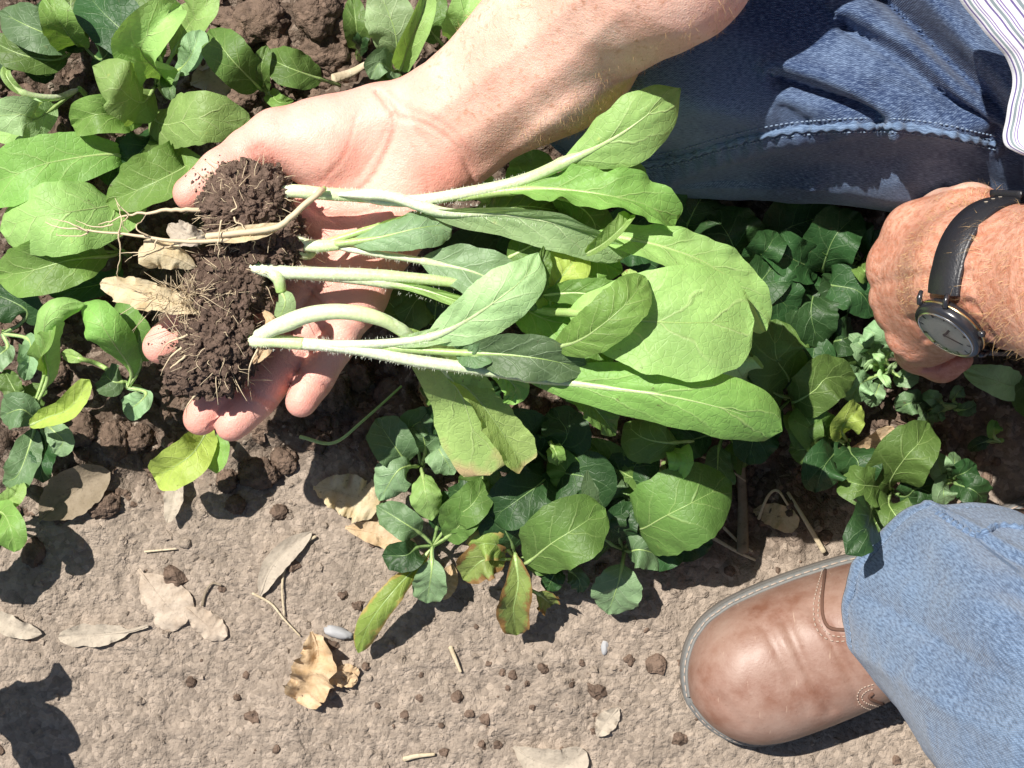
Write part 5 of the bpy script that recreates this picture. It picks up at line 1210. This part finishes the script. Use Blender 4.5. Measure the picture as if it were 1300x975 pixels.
hl(d2, [(560, 470, .128), (600, 500, .120), (635, 545, .108), (665, 592, .098)], 60, 'tipped', pet=.0, cup=.5, roll=30, wav=.10, tip=.22, quilt=.0004)
stalk(d2, [(292, 432, .140), (322, 429, .155), (355, 414, .168), (395, 399, .174), (440, 396, .176), (485, 406, .172), (520, 428, .163)], [.0024, .0036, .0044, .0042, .0038, .0026], 'petiole', mat=M['stemw'])
hl(d2, [(318, 433, .156), (430, 440, .163), (530, 458, .163), (620, 470, .166), (700, 482, .170), (770, 492, .178), (850, 503, .186), (930, 522, .182), (992, 546, .165)], 88, 'bright', pet=.50, cup=-.35, wav=.04, roll=-14, rr=.0042, tip=.30, rib=M['stem'], skew=.05, label='long tongue-shaped leaf, lowest of the bundle', nu=80)
hairs(d2, [(335, 433, .162), (430, 440, .163), (530, 458, .163), (620, 470, .166), (700, 482, .170)], [.0042, .003], 700)
hl(d2, [(400, 437, .164), (480, 436, .166), (545, 428, .170), (590, 408, .178), (635, 378, .188), (668, 350, .186), (682, 322, .175)], 72, 'pale', pet=.42, cup=-.12, wav=.12, roll=-12, rr=.0028, tip=.55, rib=M['stem'], teeth=.06, nw=3)
hairs(d2, [(400, 437, .164), (480, 436, .166), (545, 428, .170)], [.003, .0026], 300)
hl(d2, [(470, 440, .163), (540, 445, .166), (590, 448, .170), (640, 450, .176), (690, 456, .180), (745, 468, .172)], 60, 'blue', pet=.42, cup=.25, wav=.16, roll=-10, rr=.0022, teeth=.05, tip=.45)
hl(d2, [(580, 446, .166), (605, 452, .172), (632, 440, .168)], 34, 'blue', pet=.0, cup=.6, wav=.15)
hl(d2, [(470, 440, .165), (530, 432, .168), (570, 425, .170), (614, 424, .165)], 22, 'pale', pet=.2, cup=.6, wav=.1, nw=5)
hl(d2, [(700, 484, .160), (740, 505, .150), (765, 530, .140), (780, 552, .13)], 44, 'mid', pet=.05, cup=.3, roll=20)
hl(d2, [(620, 470, .155), (640, 478, .150), (655, 495, .14), (640, 510, .13)], 34, 'bright', pet=.0)
# roots and withered leaves
root_ball(d2, P(305, 432, .152), (.0085, .0080, .0085), 8, 'soil_lump'); root_ball(c2, P(303, 340, .152), (.0075, .0070, .0080), 9, 'soil_lump')
fine_root(a, [(275, 262, .165), (240, 266, .168), (195, 268, .168), (165, 273, .166), (125, 284, .160)], .0015, .0002)
fine_root(a, [(165, 273, .166), (152, 262, .168), (146, 250, .165)], .0004); fine_root(a, [(160, 274, .166), (158, 285, .160), (166, 300, .155)], .0004)
fine_root(b2, [(412, 240, .172), (396, 252, .178), (370, 276, .180), (345, 290, .180), (300, 296, .178), (262, 300, .176)], .0016, .0018, name='withered_leaf_stalk')
fine_root(b2, [(330, 296, .174), (270, 306, .176), (215, 305, .175), (165, 298, .172), (110, 292, .168), (72, 288, .165), (58, 282, .162)], .0014, .0003)
for q in ([(200, 304, .175), (190, 318, .172), (150, 322, .168)], [(150, 297, .172), (152, 330, .165), (148, 362, .155)], [(150, 297, .172), (155, 280, .176), (148, 258, .17)], [(190, 300, .175), (175, 290, .178), (185, 270, .17)],
          [(110, 292, .168), (90, 284, .17), (64, 276, .165)], [(110, 292, .168), (95, 300, .165), (75, 296, .16)], [(250, 303, .176), (215, 312, .17), (170, 325, .16), (158, 332, .155)], [(145, 285, .17), (120, 288, .17), (100, 280, .168)],
          [(285, 280, .18), (278, 310, .178), (282, 340, .168)], [(300, 275, .18), (318, 300, .178), (322, 320, .165)], [(292, 268, .182), (300, 262, .184), (296, 250, .182)]):
    fine_root(b2, q, .0005, jit=.002)
for q in ([(232, 440, .160), (215, 455, .156), (203, 478, .150)], [(240, 425, .162), (212, 436, .158), (200, 452, .15)], [(236, 452, .16), (216, 468, .155), (208, 486, .148)], [(335, 430, .158), (318, 462, .16), (315, 490, .15)], [(250, 500, .15), (238, 515, .146), (236, 530, .14)]):
    fine_root(d2, q, .0007, jit=.002)
for o_, V_, c_ in ((a, Va, P(308, 258, .16)), (b2, Vb2, P(335, 303, .152)), (c2, Vc2, P(292, 358, .15)), (d2, Vd2, P(276, 430, .152))): rootlets(o_, V_, c_, 240, .0065)
def dryleaf(parent, pts, w_, mat, name='withered_leaf', **k):
    o = leaf(parent, pts, w_, M[mat], pet=.03, name=name, rib=M[mat], rr=.0006, **k); return o
dryleaf(b2, [(270, 300, .170), (300, 299, .176), (340, 292, .176), (362, 284, .176)], 22, 'dryp', cup=.5, wav=.2)
dryleaf(c2, [(250, 340, .162), (225, 328, .168), (195, 322, .170), (176, 335, .164)], 46, 'dryp', cup=-.55, wav=.25, tip=.3, quilt=.0002)
dryleaf(c2, [(260, 395, .158), (220, 385, .162), (175, 372, .160), (128, 360, .150)], 38, 'dryp', cup=.3, wav=.30, nw=5, teeth=.12)
dryleaf(c2, [(262, 300, .160), (240, 300, .165), (222, 292, .162), (215, 285, .16)], 30, 'dryg', cup=.3, wav=.3, teeth=.1)
dryleaf(d2, [(335, 395, .158), (345, 410, .160), (338, 440, .158), (322, 462, .155)], 20, 'dryb', cup=.6, wav=.3, teeth=.1)
rootlets(c2, np.array([P(200+60*rng.random(), 365+25*rng.random(), .160) for _ in range(60)]), P(240, 380, .15), 150, .012, (-1, .2, .1))
A = Acc()                                           # soil specks on fingers and thumb
for _ in range(130):
    if rng.random() < .5: px, py = rng.normal(262, 16), rng.normal(225, 12)
    else: px, py = rng.normal(222, 16), rng.normal(425, 26)
    d = (P(px, py, 0)-CAMP).normalized(); h = BODYBVH.ray_cast(CAMP, d)
    if h[0] is None or h[0].z < .05: continue
    v, f = LIB[rng.integers(30)]; A.add(v*rng.uniform(.0003, .0009)+np.array(h[0]), f)
sp_ = A.build('soil_specks', M['clod'], None, False); tag(sp_, 'soil specks sticking to the thumb and index fingertip', 'soil specks', kind='stuff')

# ------------------------------------------------------------------ dry leaves, straw, stones and clods on the ground
def ground_pts(pts, lift=.003): return [np.array(G(p[0], p[1], lift+(p[2] if len(p) > 2 else 0))) for p in pts]
def dry(label, cat, pts, wpx, mat, name='dry_leaf', group=None, **k):
    p = ground_pts(pts, k.pop('lift', .003)); root = thing(name, label, cat, group, loc=Vector(p[0]))
    k.setdefault('pet', .04); k.setdefault('cup', .32); k.setdefault('wav', .2); o = leaf(root, p, wpx, M[mat], name='blade', world=True, rib=M[mat], rr=k.pop('rr', .0007), quilt=.0004, **k); return root
dl_ = 'dry leaves lying on the soil'
dry('broad grey-brown dead leaf lying flat in the leaf shade at the left', 'dead leaf', [(52, 660), (75, 640), (110, 615), (142, 598)], 66, 'dryd', tip=.5, wav=.04, group=dl_)
dry('slim pale leaf at the left edge of the dry path', 'dead leaf', [(-25, 775), (0, 785), (25, 797), (55, 804)], 26, 'dryg', tip=.7, group=dl_)
dry('pinkish dry leaf with torn edges, right of the slim pale leaf', 'dead leaf', [(190, 793), (165, 800), (120, 806), (75, 808)], 30, 'dryg', tip=.5, pet=.22, teeth=.10, wav=.15, group=dl_)
dry('papery leaf skeleton with speckled holes', 'dead leaf', [(178, 722), (192, 740), (212, 765), (238, 790)], 62, 'dryk', tip=.35, crump=.12, cup=-.15, pet=.10, wav=.06, group=dl_)
dry('small pale folded leaf touching the papery leaf skeleton', 'dead leaf', [(238, 770), (255, 785), (275, 800), (290, 806)], 34, 'dryk', tip=.4, cup=-.3, crump=.1, group=dl_)
dry('long grey strap-like dead leaf below the fingers', 'dead leaf', [(332, 755), (345, 722), (368, 695), (398, 674)], 30, 'dryg', tip=.6, wav=.05, group=dl_)
dry('crumpled orange-brown dry leaf on the path', 'dead leaf', [(398, 800), (405, 825), (398, 855), (378, 888)], 66, 'dryb', tip=.35, cup=.3, wav=.35, nw=4, teeth=.16, crump=.35, group=dl_)
dry('curled scrap of brown leaf beside the crumpled one', 'dead leaf', [(412, 862), (430, 858), (455, 862)], 24, 'dryb', tip=.4, cup=.5, wav=.3, group=dl_)
dry('yellow and brown withered leaf between fingers and seedling', 'dead leaf', [(400, 618), (425, 622), (455, 632), (482, 645)], 58, 'dryp', tip=.35, cup=.2, wav=.3, nw=4, teeth=.12, crump=.3, group=dl_)
dry('pinkish dry leaf under the yellow-edged seedling', 'dead leaf', [(440, 668), (475, 675), (505, 685), (530, 690)], 30, 'dryb', tip=.6, group=dl_)
dry('pale pointed dead leaf below the folded yellow-green leaf', 'dead leaf', [(226, 590), (227, 615), (224, 640), (218, 662)], 24, 'dryg', tip=.7, lift=.012, group=dl_)
dry('pale leaf half buried near the bottom edge', 'dead leaf', [(785, 898), (772, 915), (758, 935)], 26, 'dryg', tip=.6, group=dl_)
dry('bleached patch of leaf at the bottom edge of the path', 'dead leaf', [(652, 948), (680, 965), (715, 972), (745, 955)], 48, 'dryg', tip=.4, wav=.05, group=dl_)
dry('curled brown dry leaf standing between weed and pointed seedling', 'dead leaf', [(1062, 612), (1075, 585), (1100, 568), (1122, 540, .01)], 34, 'dryb', tip=.5, cup=.6, wav=.15, lift=.010, group=dl_)
dry('brown scrap leaf in the sun under the drooping leaf', 'dead leaf', [(545, 520), (548, 495), (552, 470)], 34, 'dryb', tip=.4, group=dl_)
dry('pale broad scrap left of the drooping leaf tip', 'dead leaf', [(598, 520), (560, 500), (540, 470)], 40, 'dryp', tip=.4, group=dl_)
dry('pale crust of dry leaf above the curled seedling, near the thumb', 'dead leaf', [(240, 105), (262, 100), (290, 118)], 50, 'dryg', tip=.35, wav=.2, group=dl_)
dry('dead leaf lying under the lime seedling', 'dead leaf', [(238, 72), (255, 68), (272, 78)], 42, 'dryg', tip=.3, wav=.2, group=dl_)
dry('brown dead leaf on the path edge at the far right of the yellow scrap', 'dead leaf', [(960, 650), (985, 655), (1010, 668)], 32, 'dryb', tip=.4, wav=.2, group=dl_)
dry('round flat brown leaf fragment left of the lone straw', 'dead leaf', [(428, 852), (440, 850), (455, 858)], 24, 'dryb', tip=.35, group=dl_)
dry('tan withered leaf hanging off the wilting seedling', 'dead leaf', [(575, 715), (568, 738), (560, 760)], 30, 'dryb', tip=.5, cup=.4, group=dl_)
def straw(label, pts, r, mat='straw', name='straw', lift=.0025):
    p = spline(ground_pts(pts, lift), 22); t = tube(name, p, np.linspace(r, r*.6, 22), M[mat], None, 7, .5); tag(t, label, 'straw', 'straws and stalks on the soil')
straw('long thin stalk lying from the strap-like leaf to the crumpled leaf', [(322, 752), (345, 765), (362, 785), (382, 806)], .0009)
straw('bent straw curling beside the strap-like leaf', [(402, 680), (378, 695), (364, 720), (360, 745), (362, 780)], .0010)
straw('short straw lying alone in the middle of the path', [(572, 820), (578, 835), (585, 852)], .0016)
straw('thin straw right of the bleached skeleton leaf', [(184, 700), (205, 698), (225, 696)], .0008)
straw('straw at the bottom edge of the path', [(513, 962), (530, 958), (552, 956)], .0018)
straw('dark twig standing on the papery leaf', [(258, 768), (262, 752), (270, 740), (282, 742)], .0010, 'dryd')
straw('broad brown stalk in the shade under the tongue-shaped leaf tip', [(942, 700), (945, 640), (938, 560)], .0040, 'dryd', lift=.006)
straw('pale straw crossing the soil by the boot cuff', [(1045, 700), (1020, 660), (1000, 625)], .0018, lift=.005)
straw('loop of dry stalk near the pale straws', [(965, 660), (975, 630), (985, 622), (998, 640)], .0012, lift=.006)
straw('thin pale stalk under the curled shaded leaf', [(880, 575), (915, 590), (945, 610)], .0008, lift=.02)
straw('pale straight stalk beside the wrist at the top', [(428, 108), (448, 98), (468, 88)], .0035, lift=.02)
straw('straw crossing the shaded soil left of the boot', [(900, 680), (935, 700), (960, 712)], .0014)
straw('pair of straws beside the boot, the lighter one', [(915, 665), (940, 690), (955, 700)], .0012)
straw('green stalk of the weed bending across shaded soil', [(390, 552), (430, 560), (470, 530), (515, 490)], .0012, 'rib', lift=.03)
def bigclod(px, py, r):
    v, f = ICO4; s = rng.uniform(0, 50, 3); d = 1+.38*fbm(v*1.5+s, 3, 11)+.26*fbm(v*4.5+s, 4, 12, ridged=True, gain=.65)+.16*fbm(v*12+s, 2, 13)
    v = v*d[:, None]*np.array([1, 1, .75])*rng.uniform(.8, 1.2, 3)*r; o = mesh('soil_clod', v+np.array(G(px, py, r*.15)), f, M['dcrumb'], None); tag(o, 'rough moist brown clod lying between the plants in the bed', 'soil clod', bc_)
ICO4 = ico(4)
def pebble(name, label, cat, px, py, r, mat, group, sub=ICO3, sq=(1, 1, .7), amp=.3):
    c = G(px, py, r*.1); v, f = rock(r, sub, amp, sq, 1.1); v = v+(.05*r*fbm(v/r*4+px, 3, 3))[:, None]*norm(v); o = mesh(name, v+np.array(c), f, M[mat], None); tag(o, label, cat, group)
pebble('stone', 'smooth blue-grey stone beside the crumpled leaf', 'stone', 429, 802, .0065, 'stone', None, sq=(.6, 1.3, .5), amp=.35)
pebble('stone', 'round pale stone on the path below the left fingers', 'stone', 236, 690, .0038, 'crumb', None)
pebble('stone', 'small white chip of stone under the notched leaf', 'stone', 768, 822, .0035, 'stone', None, sq=(.6, 1.3, .6))
pebble('stone', 'pale flat stone at the bottom right of the path', 'stone', 792, 640, .004, 'palestone', None)
dc_ = 'dark round soil clods on the dry path'
for px, py, r in [(690, 848, .0048), (650, 857, .0038), (580, 885, .0052), (615, 912, .0052), (668, 868, .003), (726, 868, .003), (676, 898, .0028), (755, 908, .0022), (533, 885, .004), (800, 838, .0048), (466, 845, .0042),
                  (436, 755, .004), (620, 842, .003), (535, 856, .003), (352, 950, .004), (480, 895, .0032), (596, 905, .0036), (300, 885, .0045), (282, 748, .0035), (645, 873, .0028), (738, 842, .003), (605, 795, .0028), (632, 945, .0048), (612, 945, .004), (312, 858, .003), (865, 842, .004), (560, 920, .003)]:
    pebble('soil_clod', 'dark round crumb-like clod lying on the pale dry path', 'soil clod', px, py, r*.64, 'dcrumb', dc_, ICO3, (1, 1, .6), .55)
bc_ = 'big moist clods between the plants'
for px, py, r in [(415, 60, .020), (380, 85, .013), (445, 35, .016), (300, 45, .012), (330, 25, .016), (285, 20, .010), (405, 20, .014), (352, 62, .012), (290, 70, .010), (440, 80, .011), (420, 95, .009), (265, 235, .012), (60, 180, .016), (95, 205, .012), (200, 590, .010), (145, 560, .011),
                  (110, 545, .010), (330, 600, .012), (360, 585, .009), (480, 575, .013), (470, 545, .010), (500, 500, .012), (70, 470, .010), (85, 225, .013), (170, 555, .012), (100, 600, .009), (305, 120, .010), (130, 640, .010), (45, 700, .009), (400, 560, .008), (425, 500, .012), (455, 480, .010), (560, 35, .010), (300, 640, .007), (355, 650, .006), (290, 610, .008), (130, 60, .012), (30, 130, .012)]:
    bigclod(px, py, r*.85)
